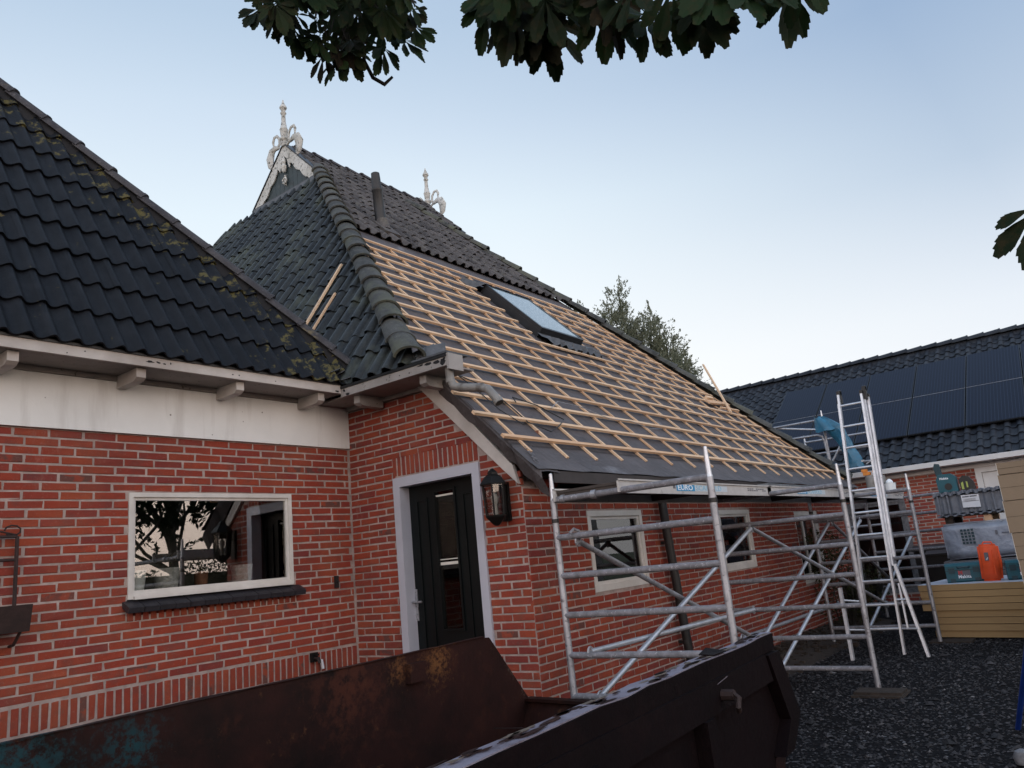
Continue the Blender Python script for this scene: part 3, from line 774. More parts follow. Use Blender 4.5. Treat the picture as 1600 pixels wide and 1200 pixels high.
obj('glazing_bar', q, 'cream', door)
q = MB(); q.box((X_+.40, D0-.3, .1), (X_+.42, D1+.3, 2.6)); obj('hall_wall', q, 'clay', farm)
q = MB(); q.box((X_-.012, 5.235, 1.03), (X_-.002, 5.272, 1.31)); obj('handle_plate', q, 'scaffold_alu', door)
q = MB(); q.tube([(X_-.004, 5.253, 1.20), (X_-.055, 5.253, 1.20), (X_-.058, 5.245, 1.20), (X_-.058, 5.14, 1.197)], .010, 8); q.tube([(X_-.004, 5.253, 1.09), (X_-.022, 5.253, 1.09)], .014, 8); obj('handle', q, 'scaffold_alu', door)
q = MB(); q.box((XB-.12, D0-.05, .02), (XB+.13, D1+.05, .115)); obj('doorstep', q, 'slab_grey', farm)
# ---- eaves over the door wall
q = MB(); q.box((4.745, 4.215, 3.135), (4.77, 5.576, 3.212)); obj('fascia', q, 'white_wood_sooty', farm)
q = MB(); q.prism([(4.735, 4.212, 3.214), (4.735, 5.57, 3.214), (4.735, 5.57, 3.238), (4.735, 4.212, 3.238)], (.05, 0, 0)); q.box((4.785, 4.22, 3.17), (4.93, 5.6, 3.185)); obj('gutter', q, 'gutter_black', farm)
q = MB(); q.box((4.745, 4.190, 3.10), (4.93, 4.213, 3.240)); obj('gutter_end', q, 'white_wood_sooty', farm)
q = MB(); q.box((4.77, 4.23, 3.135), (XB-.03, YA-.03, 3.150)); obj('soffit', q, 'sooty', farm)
q = MB(); q.box((XB-.030, 4.86, 3.098), (XB+.1, YA-.04, 3.26)); obj('eaves_board', q, 'sooty', farm)
rq = random.Random(77)
def flake(parent, M_, u, v, su, sv, out_, mat='dark_void'):
    n_ = 9; q = MB(); q.prism([M_ @ Vector((u+su*cos(k*2*pi/n_)*rq.uniform(.5, 1.25), out_, v+sv*sin(k*2*pi/n_)*rq.uniform(.5, 1.25))) for k in range(n_)], M_.to_3x3() @ Vector((0, -.0012, 0))); obj('paint_chip', q, mat, parent)
MF = frame_m((4.745, 0, 0), (0, -1, 0), (1, 0, 0)); MG = frame_m((0, 5.576, 0), (1, 0, 0), (0, 1, 0))
for (y, z, su, sv) in ((4.26, 3.175, .035, .030), (4.33, 3.190, .05, .018), (4.42, 3.196, .05, .013), (4.24, 3.20, .02, .02), (4.52, 3.198, .04, .010), (4.66, 3.165, .008, .008), (4.78, 3.17, .006, .006), (5.48, 3.15, .03, .012), (5.53, 3.19, .015, .02)):
    flake(farm, MF, -y, z, su, sv, 0)
for (x, z, su, sv) in ((2.90, 3.212, .035, .010), (2.96, 3.215, .020, .008), (3.01, 3.210, .012, .007), (3.06, 3.22, .008, .01), (3.60, 3.205, .010, .006), (3.66, 3.206, .007, .006), (4.02, 3.20, .006, .006), (2.42, 3.22, .006, .006), (2.30, 3.19, .005, .005), (4.70, 3.19, .03, .010)):
    flake(wing, MG, x, z, su, sv, 0)
bracket(MBm, -5.44, farm, 3.133, .30, .08, .10, 'white_wood_sooty'); bracket(MBm, -4.57, farm, 3.133, .30, .08, .10, 'white_wood_sooty')
# sloping verge board
q = MB(); xx = XB-.035
pts = [(xx, 3.86, 2.09), (xx, 3.997, 2.219), (xx, 4.864, 3.082), (xx, 4.93, 3.14), (xx, 4.93, 3.26), (xx, 4.60, 3.26), (xx, 4.61, 3.07), (xx, 4.553, 2.968), (xx, 4.382, 2.77), (xx, 4.152, 2.518), (xx, 3.90, 2.25)]
q.prism(pts, (.035, 0, 0)); obj('verge_board', q, 'white_wood', farm)
# downpipe stub
q = MB(); q.tube([(4.83, 4.27, 3.15), (4.83, 4.262, 3.02), (4.835, 4.235, 2.965), (4.85, 4.17, 2.94), (4.87, 3.97, 2.90), (4.875, 3.90, 2.875), (4.88, 3.84, 2.80), (4.88, 3.80, 2.745)], .037, 14)
dp_ = obj('downpipe', q, 'pvc_grey', farm, smooth=True)
q = MB(); q.tube([(4.88, 3.815, 2.77), (4.88, 3.795, 2.735)], .041, 14); q.tube([(4.83, 4.264, 3.03), (4.83, 4.258, 3.00)], .041, 14); q.tube([(4.872, 3.99, 2.905), (4.875, 3.95, 2.897)], .041, 14); obj('pipe_socket', q, 'pvc_grey', dp_)
q = MB(); q.tube([(4.88, 3.7955, 2.736), (4.88, 3.794, 2.733)], .034, 14); obj('pipe_mouth', q, 'black_plastic', dp_)

# ---- front roof (stripped)
def zf(y, h=0): return y-1.425+h*1.41421
HK = .65
def hipL(y): return 4.75+HK*(y-4.625)
def hipR(y): return 16.81-.6*y
RN = Vector((0, -.70711, .70711))
q = MB()
q.add([(5.02, 3.60, zf(3.60)), (hipR(3.60), 3.60, zf(3.60)), (hipR(10.12), 10.12, zf(10.12)), (11.95, 10.8, zf(10.8)), (8.1, 10.8, zf(10.8)), (hipL(9.91), 9.91, zf(9.91)), (5.02, 5.04, zf(5.04))],
      [(0, 1, 2, 3, 4, 5, 6)])
ys_ = [3.6, 4.4, 5.3, 6.3, 7.4]
fr_ = obj('front_roof', q, 'underlay', farm, fix=False)
# gentle folds of the membrane at the verge and eaves
q = MB(); vs = []; rvm = random.Random(15); nf = 14
for i in range(nf+1):
    y = 3.56+(4.66-3.56)*i/nf; w1 = rvm.uniform(-.012, .012)
    vs += [(5.30, y, zf(y)+.006), (5.14, y, zf(y)+.012+w1*.4), (5.035, y, zf(y)+.004+w1*.5), (5.020+w1*.4, y-.01, zf(y)-.045), (5.055+w1, y-.02, zf(y)-.13+w1), (5.10+w1*.5, y-.02, zf(y)-.215+w1*1.3)]
q.add(vs, [(i*6+j, i*6+6+j, i*6+7+j, i*6+1+j) for i in range(nf) for j in range(5)])
obj('membrane_edge', q, 'underlay', fr_, fix=False)
n_ = 60; q = MB(); vs = []; rv = random.Random(5)
for i in range(n_+1):
    x = 5.0+(hipR(3.6)-5.0)*i/n_
    wv = .012*sin(i*1.3)+rv.uniform(-.006, .006)
    vs += [(x, 3.80, zf(3.80)+.008), (x, 3.66, zf(3.66)+.012), (x, 3.580, zf(3.60)+.006+wv*.25), (x, 3.562+wv*.5, zf(3.60)-.010+wv*.5)]
q.add(vs, [(i*4+j, i*4+4+j, i*4+5+j, i*4+1+j) for i in range(n_) for j in range(3)])
obj('membrane_edge', q, 'underlay', fr_, fix=False)
# eaves fascia under the membrane
q = MB(); q.box((5.22, 3.572, 2.062), (hipR(3.6)-.25, 3.598, 2.158)); obj('fascia', q, 'fascia_brown', farm)
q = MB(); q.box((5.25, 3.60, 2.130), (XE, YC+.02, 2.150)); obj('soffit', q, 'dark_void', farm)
# a left-over length of zinc gutter
q = MB(); vs = []; seg = 8
for xg in (9.72, 12.1):
    for i in range(seg+1):
        a = pi+pi*i/seg; vs.append((xg, 3.49+.075*cos(a), 2.125+.085*sin(a)))
q.add(vs, [(i, i+1, seg+1+i+1, seg+1+i) for i in range(seg)]); q.prism([(9.715, 3.49+.075*cos(pi+pi*i/seg), 2.125+.085*sin(pi+pi*i/seg)) for i in range(seg+1)], (-.004, 0, 0))
zg = obj('zinc_gutter', q, 'zinc', farm, fix=False)
for xg in (10.5, 11.3): 
    q = MB(); q.tube([(xg, 3.49+.079*cos(pi+pi*i/seg), 2.125+.089*sin(pi+pi*i/seg)) for i in range(seg+1)], .007, 6); obj('gutter_bracket', q, 'zinc', zg)
# counter laths and tile laths
def slab_on_roof(name, x0, x1, y0, y1, h0, h1, mat, parent, tint=0.0):
    q = MB()
    vs = []
    for h in (h0, h1):
        for (x, y) in ((x0, y0), (x1, y0), (x1, y1), (x0, y1)):
            b_ = Vector((x, y, zf(y)))+RN*h; vs.append(b_)
    q.add(vs, [(3, 2, 1, 0), (4, 5, 6, 7), (0, 1, 5, 4), (1, 2, 6, 5), (2, 3, 7, 6), (3, 0, 4, 7)], tint)
    return obj(name, q, mat, parent)
cxs = [5.18, 5.67, 6.16, 6.67, 7.20, 7.75, 8.31, 8.87, 9.46, 10.0, 10.53, 11.06, 11.60, 12.20, 12.72, 13.20, 13.66]
SKY = (8.60, 9.68, 5.92, 6.86)
for x in cxs:
    ytop = min(7.33, 4.625+(x-4.75-.22)/HK); ytop = min(ytop, (16.81-x)/.6-.25)
    ylo = 3.735+random.uniform(-.02, .03)
    if x < 5.4: ytop = min(ytop, 4.62)
    if SKY[0]-.12 < x < SKY[1]+.12:
        slab_on_roof('counter_lath', x-.015, x+.015, ylo, SKY[2]-.30, .004, .024, 'pine', fr_)
        if SKY[3]+.35 < ytop: slab_on_roof('counter_lath', x-.015, x+.015, SKY[3]+.35, ytop, .004, .024, 'pine', fr_)
    else: slab_on_roof('counter_lath', x-.015, x+.015, ylo, ytop, .004, .024, 'pine', fr_)
for i in range(16):
    y = 3.885+.2275*i
    x0 = [4.95, 4.88, 4.90, 5.02, 5.28][i] if i < 5 else hipL(y)+.16
    x1 = hipR(y)-.22+random.uniform(-.06, .06)
    segs = [(x0, x1)]
    if SKY[2]-.08 < y < SKY[3]+.30: segs = [(x0, SKY[0]-.10+random.uniform(-.05, 0)), (SKY[1]+.12+random.uniform(0, .04), x1)]
    for (a, b_) in segs:
        # laths come in lengths, butted with small steps
        cuts = [a]
        while b_-cuts[-1] > 4.2: cuts.append(cuts[-1]+random.uniform(3.0, 3.9))
        cuts.append(b_)
        for k in range(len(cuts)-1):
            dy = random.uniform(-.004, .004)
            slab_on_roof('lath', cuts[k]+.001, cuts[k+1]-.001, y-.018+dy, y+.010+dy, .026, .050, 'pine', fr_)
# side laths following the right hip
q = MB()
for (h0, h1) in ((.004, .024),):
    pa = Vector((hipR(3.75)-.12, 3.75, zf(3.75))); pb = Vector((hipR(7.4)-.12, 7.4, zf(7.4)))
    dd = (pb-pa); sd_ = dd.cross(RN).normalized()*.014
    q.prism([pa-sd_+RN*h0, pa+sd_+RN*h0, pb+sd_+RN*h0, pb-sd_+RN*h0], RN*(h1-h0))
obj('counter_lath', q, 'pine', fr_)
q = MB(); pa = Vector((hipL(6.2)+.18, 6.2, zf(6.2))); pb = Vector((hipL(7.75)+.18, 7.75, zf(7.75))); sd_ = (pb-pa).cross(RN).normalized()*.02
q.prism([pa-sd_+RN*.004, pa+sd_+RN*.004, pb+sd_+RN*.004, pb-sd_+RN*.004], RN*.02); obj('counter_lath', q, 'pine', fr_)

# ---- pantiles
def pan_tile(mat, w_=.205, L=.42, th=.012, lift=.028, mirror=False, var=0):
    r = random.Random(var)
    prof = [(0, .016), (.06, .004), (.16, -.004), (.32, -.006), (.46, -.001), (.53, .012), (.57, .030), (.64, .045), (.75, .053), (.87, .050), (.96, .038), (1.01, .022), (1.06, .006)]
    if mirror: prof = [(1.05-u, h) for u, h in prof][::-1]
    n = len(prof); top = []; bot = []
    rows_ = ((0, lift), (.03, lift-.001), (L*.6, lift*.5), (L, 0))
    for (u, h) in prof:
        for (s_, dz) in rows_:
            top.append((u*w_, s_+r.uniform(-.002, .002), h*(.92+.08*s_/L)+dz)); bot.append((u*w_, s_, h+dz-th))
    k = 4; N = n*k; fs = []
    for i in range(n-1):
        for j_ in range(k-1):
            a = i*k+j_; fs.append((a, a+k, a+k+1, a+1)); 
        a = i*k; fs.append((a, a+N, a+N+k, a+k)); fs.append((a+N, a+N+1, a+N+k+1, a+N+k))
    q = MB(); q.add(top+bot, fs); return q.mesh('roof_tile', mat, fix=False, smooth=True)
def lay_tiles(parent, O, U, S, rows, xrange_fn, gauge, pitch, mats, n_single, visf, seed=1, clip=None, jit=.006):
    """rows of tiles from origin O. xrange_fn(s) gives (u0,u1) of the row. Tiles in sight that show largest are objects."""
    r = random.Random(seed); N_ = U.cross(S).normalized(); items = []
    for k in range(rows):
        s_ = k*gauge; u0, u1 = xrange_fn(s_)
        a = floor(u0/pitch)*pitch
        while a < u1:
            o_ = O+U*(a+r.uniform(-.008, .008))+S*(s_+r.uniform(-.010, .010))+N_*r.uniform(-jit, jit)
            ux = U+S*r.uniform(-.02, .02)+N_*r.uniform(-.015, .015)
            mm = frame_m(o_, ux, S)
            c = o_+U*pitch/2+S*gauge/2; x, y, z = project(c)
            # size on the picture falls with distance; edge-on tiles show less
            ok = z > .5 and in_frame(c, 20) and visf(x, y)
            items.append((1/z if ok else -1, r.randrange(len(mats)), mm, c)); a += pitch
    items.sort(key=lambda t: -t[0]); q = MB(); nr = 0
    for i, (sz, mi, mm, c) in enumerate(items):
        me = mats[mi]
        cl = clip(c, mm) if clip else None
        if cl is False: continue
        if cl is not None:
            bm = bmesh.new(); bm.from_mesh(me); inv = mm.inverted()
            bmesh.ops.bisect_plane(bm, geom=bm.verts[:]+bm.edges[:]+bm.faces[:], plane_co=inv @ cl[0], plane_no=inv.to_3x3() @ cl[1], clear_outer=True)
            if len(bm.faces) < 2: bm.free(); continue
            me2 = bpy.data.meshes.new('roof_tile'); bm.to_mesh(me2); me2.materials.append(me.materials[0]); bm.free(); me = me2
        if sz > 0 and i < n_single: link('roof_tile', me, parent, mm)
        else:
            q.add([mm @ v_.co for v_ in me.vertices], [tuple(p_.vertices) for p_ in me.polygons], r.random()+1e-3); nr += 1
    if nr:
        o = link('tiling', q.mesh('tiling', mats[0].materials[0].name, fix=False, smooth=True), parent); o['kind'] = 'stuff'
def clip_planes(pls):
    def f(c, mm):
        for (p0, n_) in pls:
            d = (c-p0).dot(n_)
            if d > .30: return False
            if d > -.28: return (p0, n_)
        return None
    return f
# side roof over the door
SS = Vector((.65, 0, 1)).normalized(); SU = Vector((0, -1, 0)); SN = SU.cross(SS)
LS = 5.28/SS.z
q = MB(); e_ = -SN*.02
def sp(y, z): return Vector((4.75+.65*(z-3.2), y, z))+e_
q.add([sp(4.63, 3.2), sp(9.91, 8.48), sp(11.69, 8.48), sp(16.97, 3.2)], [(0, 1, 2, 3)])
sr_ = obj('side_roof', q, 'dark_void', farm, fix=False)
q = MB()   # rear and far slopes keep the roof closed
q.add([(4.75, 16.97, 3.2), (8.18, 11.69, 8.48), (8.1, 10.8, 9.36), (11.95, 10.8, 9.36), (10.7, 11.5, 8.6), (14.0, 17, 3.1)], [(0, 1, 2, 3, 4, 5)])
q.add([(hipR(3.6), 3.6, 2.17), (hipR(10.1), 10.1, 8.67), (10.75, 11.5, 8.67), (14.65, 18, 2.17)], [(0, 1, 2, 3)])
obj('rear_roof', q, 'pan_tile', farm, fix=False)
pts_ = [pan_tile('pan_tile', var=k) for k in range(3)]
hp = Vector((4.75, 4.625, 3.2)); hd = Vector((HK, 1, 1)).normalized()
nh = Vector((1, -HK, 0)).normalized()            # vertical plane along the hip, pointing to the front side
hp2 = Vector((4.75, 16.97, 3.2)); nh2 = Vector((.65, 1, 0)).normalized()
def srow(s_):
    z = 3.25+s_*SS.z; return (-(20.17-z)-.3, -(z+1.425)+.3)
def vis_s(x, y): return (y < 160+.80*x or x > 520) and not (x < 330)
lay_tiles(sr_, Vector((4.80, 0, 3.25)), SU, SS, 18, srow, .345, .205, pts_, 240, vis_s, seed=21,
          clip=clip_planes([(hp+nh*.04, nh), (hp2, nh2), (Vector((8.06, 10, 8.36)), Vector((1, 0, 0)))]))
# upper front roof
FS = Vector((0, 1, 1)).normalized(); FU = Vector((1, 0, 0))
ptb = [pan_tile('pan_tile_brown', var=k) for k in range(3)]
def frow(s_):
    y = 7.66+s_*.7071
    if y > 9.75: return (8.12, 11.92)
    return (hipL(y)-.2, hipR(y)+.2)
nr_ = Vector((1, .6, 0)).normalized()
def clip_f(c, mm):
    if c.y > 9.85:
        if c.x > 11.95 or c.x < 8.15: return False
        return (Vector((11.93, 10, 9)), Vector((1, 0, 0))) if c.x > 11.6 else None
    for (p0, n_) in ((hp-nh*.0, -nh), (Vector((hipR(8), 8, 0)), nr_)):
        d = (c-p0).dot(n_)
        if d > .25: return False
        if d > -.25: return (p0, n_)
    return None
def vis_f(x, y): return x < 700
lay_tiles(fr_, Vector((0, 7.66, zf(7.66)))+RN*.018, FU, FS, 13, frow, .345, .205, ptb, 60, vis_f, seed=31, clip=clip_f)
q = MB(); q.box((0, 0, 0), (1, 1, 1)) if False else None
# lead strip at the foot of the tiles
capL = cap_mesh('ridge_tile', .45, .150, .122, flat=.74, th=.022, n=10)
hip_caps(sr_, hp+hd*.12, Vector((hipL(9.85), 9.85, 8.425)), capL, .40, lift=.040, seed=2, jit=.016)
capR = cap_mesh('ridge_tile', .44, .155, .115, flat=.8, th=.018)
hip_caps(fr_, Vector((hipR(3.72), 3.72, zf(3.72))), Vector((hipR(10.05), 10.05, zf(10.05))), capR, .40, lift=.045, seed=3, jit=.014)
capT = cap_mesh('ridge_tile_dark', .42, .125, .095, flat=.9, th=.018)
hip_caps(fr_, Vector((8.35, 10.8, 9.375)), Vector((11.7, 10.8, 9.375)), capT, .40, lift=.02, seed=5, jit=.006)
# torn foot of the left hip: bent lead and a hanging cap
q = MB(); c0 = Vector((4.93, 4.66, 3.30))
for k in range(5):
    a = rv.uniform(-.1, .1); c = c0+Vector((.03*k-.05, -.04*k+.05, .02*k-.03))
    q.prism([c+Vector((-.09, .05, -.02)), c+Vector((.05, -.07, 0)), c+Vector((.09, -.03, .10+a)), c+Vector((-.04, .08, .09))], (.004, .004, .004))
obj('torn_lead', q, 'lead', farm)
q = MB(); q.box((4.74, 4.2, 3.245), (5.02, 4.62, 3.262)); obj('lead_cover', q, 'lead', farm)

# ---- gables with finials
def gable(xg, out_):
    """small boarded gable at the end of the ridge; out_ = -1 faces -X, +1 faces +X"""
    y0, y1, yc, zb_, zt = 9.86, 11.74, 10.8, 8.44, 9.40
    root = link('gable', None, farm)
    nb = 13
    for i in range(nb):
        a = y0+.10+(y1-y0-.20)*i/nb; b_ = y0+.10+(y1-y0-.20)*(i+1)/nb-.006
        def top(y): return zb_+(zt-zb_)*(1-abs(y-yc)/(yc-y0))-.03
        q = MB(); q.prism([(xg, a, zb_+.02), (xg, b_, zb_+.02), (xg, b_, max(zb_+.03, top(b_))), (xg, (a+b_)/2, max(zb_+.03, top((a+b_)/2))), (xg, a, max(zb_+.03, top(a)))], (-.02*out_+(.004 if i % 2 else 0), 0, 0))
        obj('board', q, 'green_board', root)
    for s_ in (-1, 1):
        # scalloped bargeboard
        n = 28; up = []; lo = []
        for i in range(n+1):
            t_ = i/n; y = yc+s_*(yc-y0+.05)*t_; z = zt+.02-(zt-zb_+.05)*t_
            dpt = .24+.055*abs(sin(t_*pi*4.5))*(1 if .12 < t_ < .93 else 0)+(.09 if .10 < t_ < .16 else 0)
            dpt = min(dpt, max(.03, (z-zb_)*1.0+.02)) if t_ > .85 else dpt
            up.append((xg+.012*out_, y, z)); lo.append((xg+.012*out_, y, max(z-dpt, zb_-.01)))
        vs = [Vector(p) for p in up+lo]; vs += [p+Vector((.022*out_, 0, 0)) for p in vs]
        m2 = 2*(n+1); fs = []
        for i in range(n):
            fs += [(i, i+1, n+2+i, n+1+i), (m2+i, m2+n+1+i, m2+n+2+i, m2+i+1), (i, m2+i, m2+i+1, i+1), (n+1+i, n+2+i, m2+n+2+i, m2+n+1+i)]
        q = MB(); q.add(vs, fs); obj('bargeboard', q, 'white_peeling', root)
        q = MB(); a = Vector((xg-.12*out_, yc, zt+.035)); b_ = Vector((xg-.12*out_, yc+s_*(yc-y0+.07), zb_-.03))
        q.prism([a, b_, b_+Vector((0, 0, .022)), a+Vector((0, 0, .022))], (.17*out_, 0, 0)); obj('verge_strip', q, 'gutter_black', root)
        # white board on the roof side
        q = MB(); q.prism([a+Vector((-.01*out_, 0, -.005)), b_+Vector((-.01*out_, 0, -.005)), b_+Vector((-.01*out_, 0, -.16)), a+Vector((-.01*out_, 0, -.16))], (.02*out_, 0, 0)); obj('verge_board', q, 'white_peeling', root)
    q = MB(); q.prism([(xg+.05*out_, y0-.03, zb_-.02), (xg+.05*out_, y1+.03, zb_-.02), (xg+.05*out_, y1+.03, zb_+.012), (xg+.05*out_, y0-.03, zb_+.012)], (-.09*out_, 0, 0)); obj('sill_strip', q, 'gutter_black', root)
    q = MB(); q.prism([(xg+.06*out_, y0, zb_-.02), (xg+.06*out_, y1, zb_-.02), (xg+.16*out_*.65, y1+.05, zb_-.20), (xg+.16*out_*.65, y0-.05, zb_-.20)], (.004, 0, .012)); obj('lead_apron', q, 'lead', root)
    # the finial: turned spire between two swan-neck scrolls
    fx = xg+.02*out_
    q = MB(); q.lathe([(.055, 0), (.070, .05), (.060, .10), (.085, .13), (.085, .16), (.058, .19), (.072, .33), (.080, .35), (.066, .37), (.042, .50), (.036, .66), (.055, .685), (.055, .705), (.034, .72), (.042, .76), (.070, .80), (.066, .83), (.040, .87), (.018, .93), (.008, .98)], 10, (fx, yc, zt-.02))
    fin = obj('finial', q, 'white_peeling', root, smooth=True)
    q = MB(); q.lathe([(.02, -.02), (.035, .0), (.05, .05), (.06, .10), (.03, .15), (.045, .19), (.03, .25), (.012, .30)][:8], 8, (xg+.045*out_, yc, zb_+.42)); obj('pendant', q, 'white_peeling', root)
    q = MB(); q.tube([(xg+.04*out_, yc+.055*cos(a), zb_+.24+.055*sin(a)) for a in [k*2*pi/12 for k in range(12)]], .016, 6); q.box((xg+.025*out_-.01, yc-.012, zb_+.15), (xg+.025*out_+.02, yc+.012, zb_+.36)); obj('rosette', q, 'white_peeling', root)
    for s_ in (-1, 1):
        # swan: body lying on the verge, neck curling over towards the spire
        path = [(.34, -.36), (.42, -.25), (.44, -.10), (.38, .03), (.28, .06), (.19, .03), (.135, .10), (.15, .21), (.215, .29), (.295, .29), (.335, .21), (.32, .11)]
        rad_ = [.022, .075, .098, .084, .060, .046, .034, .031, .031, .033, .033, .016]
        q = MB(); n0 = len(q.v); q.tube([(fx, yc+s_*a, zt+b_) for a, b_ in path], rad_, 10)
        q.v = [(fx+(x-fx)*.55, y, z) for (x, y, z) in q.v]
        obj('swan_scroll', q, 'white_peeling', root, smooth=True)
        q = MB(); q.tube([(fx, yc+s_*.17, zt+.04), (fx, yc+s_*.10, zt-.02), (fx, yc+s_*.04, zt+.02)], .022, 8); obj('scroll_foot', q, 'white_peeling', root)
gable(8.14, -1); gable(11.93, 1)

# ---- flue pipe
fp = link('flue_pipe', MB().lathe([(.085, -.12), (.082, .30), (.078, .62), (.086, .63), (.086, .66), (.076, .67), (.070, .86), (.066, .93), (.05, .94)], 18).mesh('flue_pipe', 'black_plastic', smooth=True), farm, Matrix.Translation((7.78, 8.02, 6.62)) @ Matrix.Rotation(rad(-4), 4, 'Y') @ Matrix.Rotation(rad(0), 4, 'X'))
q = MB(); c = Vector((7.78, 7.95, zf(7.95)))+RN*.05
q.prism([c+Vector((-.17, -.12, -.12)), c+Vector((.17, -.12, -.12)), c+Vector((.17, .14, .14)), c+Vector((-.17, .14, .14))], RN*.05); q.lathe([(.14, -.02), (.10, .10), (.09, .16)], 14, (7.78, 8.0, 6.62)); obj('flue_flashing', q, 'pan_tile_brown', farm)

# ---- skylight
def rp(x, y, h): return Vector((x, y, zf(y)))+RN*h
sx0, sx1, sy0, sy1 = SKY
skl = link('skylight', None, farm)
def ring(h0, h1, x0, x1, y0, y1, t_, name, mat, inset=0):
    q = MB()
    for (a, b_, c_, d_) in ((x0, x1, y0, y0+t_*.75), (x0, x1, y1-t_*.75, y1), (x0, x0+t_, y0+t_*.75, y1-t_*.75), (x1-t_, x1, y0+t_*.75, y1-t_*.75)):
        vs = [rp(x, y, h) for h in (h0, h1) for (x, y) in ((a, c_), (b_, c_), (b_, d_), (a, d_))]
        q.add(vs, [(3, 2, 1, 0), (4, 5, 6, 7), (0, 1, 5, 4), (1, 2, 6, 5), (2, 3, 7, 6), (3, 0, 4, 7)])
    return obj(name, q, mat, skl)
ring(0, .105, sx0, sx1, sy0, sy1, .05, 'frame', 'gutter_black')
ring(.105, .155, sx0+.004, sx1-.004, sy0+.003, sy1-.003, .05, 'sash', 'gutter_black')
q = MB(); vs = [rp(x, y, h) for h in (.118, .150) for (x, y) in ((sx0+.045, sy0+.03), (sx1-.045, sy0+.03), (sx1-.045, sy1-.03), (sx0+.045, sy1-.03))]
q.add(vs, [(3, 2, 1, 0), (4, 5, 6, 7), (0, 1, 5, 4), (1, 2, 6, 5), (2, 3, 7, 6), (3, 0, 4, 7)]); obj('pane', q, 'skylight_glass', skl)
q = MB(); q.add([rp(sx0-.30, sy1+.30, .01), rp(sx1+.10, sy1+.24, .01), rp(sx1+.02, sy1-.02, .165), rp(sx0-.02, sy1-.02, .165), rp(sx0-.16, sy1+.02, .02), rp(sx1+.12, sy1+.02, .02)], [(0, 1, 2, 3), (0, 3, 4), (1, 5, 2)])
obj('flashing', q, 'lead', skl, fix=False)
q = MB(); n = 26; vs = []
for i in range(n+1):
    x = sx0-.05+(sx1-sx0+.38)*i/n
    vs += [rp(x, sy0+.0, .07), rp(x, sy0-.07, .075+rv.uniform(-.01, .01)), rp(x+rv.uniform(-.02, .02), sy0-.14+rv.uniform(-.02, .02), .085+.045*sin(i*1.9)+rv.uniform(-.01, .012)), rp(x, sy0-.20+rv.uniform(-.025, .02), .060+.035*sin(i*1.9+.8))]
q.add(vs, [(i*4+j, i*4+4+j, i*4+5+j, i*4+1+j) for i in range(n) for j in range(3)]); obj('apron', q, 'lead', skl, fix=False)
# cable lying over the laths
q = MB()
def cable(pts, r): 
    return [rp(x, y, h) for x, y, h in pts]
q.tube(cable([(5.02, 4.75, .12), (5.20, 4.55, .07), (5.42, 4.42, .09), (5.55, 4.22, .06), (5.60, 4.08, .04), (5.80, 3.98, .05), (6.05, 4.06, .06), (6.30, 4.16, .06), (6.05, 4.30, .07), (5.75, 4.36, .07), (5.72, 4.30, .065)], .006), .006, 6)
q.tube(cable([(4.98, 4.98, .12), (5.05, 4.85, .10), (5.15, 4.62, .08), (5.26, 4.40, .065), (5.32, 4.18, .05), (5.45, 4.02, .05)], .005), .005, 6)
solo('cable', q, 'black_plastic', 'thin black cable trailing over the tile laths beside the grey pipe stub', 'cable', smooth=True)
q = MB(); q.tube(cable([(6.30, 4.30, .065), (6.6, 4.42, .07), (7.0, 4.40, .07), (7.4, 4.28, .068), (7.9, 4.30, .07), (8.2, 4.22, .066), (8.6, 4.26, .06)], .004), .004, 6)
solo('cable', q, 'scaffold_alu', 'thin pale wire lying loose across the lower tile laths of the front roof', 'wire', smooth=True)
# print on the membrane
text_obj('lettering', 'OMNI', .10, frame_m(rp(5.12, 3.62, .016), (.35, .66, .66), (-.8, .25, .25)), 'slab_grey', fr_)

# ================================================================== BARN (right)
barn = thing('brick_barn', 'long red brick barn with white gutter and solar panels on a dark tiled roof', 'barn', (18, 4, 0))
q = MB(); BX = 16.5; y0b, y1b = -1.0, 12.0
RW = (3.25, 4.35, .2, 1.97); RD = (1.45, 1.98, .05, 2.34)
def bw(y0, y1, z0, z1): q.box((BX+.0045, y0, z0), (BX+.25, y1, z1))
bw(y0b, RD[0], 0, 2.42); bw(RD[0], RD[1], RD[3], 2.42); bw(RD[1], RW[0], 0, 2.42); bw(RW[0], RW[1], 0, RW[2]); bw(RW[0], RW[1], RW[3], 2.42); bw(RW[1], y1b, 0, 2.42)
q.box((BX+.25, y0b, 0), (BX+8.6, y0b+.25, 2.42)); q.box((BX+8.4, y0b+.25, 0), (BX+8.6, y1b, 2.42))
q.prism([(BX+.2, y0b+.02, 2.42), (BX+8.5, y0b+.02, 2.42), (BX+4.4, y0b+.02, 5.35)], (0, .22, 0))
bwl = obj('wall', q, 'mortar_far', barn)
MR = frame_m((BX, 0, 0), (0, -1, 0), (1, 0, 0))
bb = stretchers(-5.5, -y0b, .0, 2.40, holes=[(-RW[1], -RW[0], RW[2], RW[3]), (-RD[1], -RD[0], 0, RD[3])], course=.0635, L=.24, seed=28)
lay(bwl, bb, MR, 120, lambda x, y: 1400 < x < 1530 and y < 860, m_='brick_far', rnd_seed=15)
window(barn, MR, -RW[1], -RW[0], RW[2], RW[3], fw=.07, sash=.05, recess=.01, depth=.08, glass='lamp_glass', mat='slab_grey')
q = MB(); q.box((BX+.20, RW[0]-.2, 0), (BX+.22, RW[1]+.2, 2.2)); obj('room', q, 'dark_void', barn)
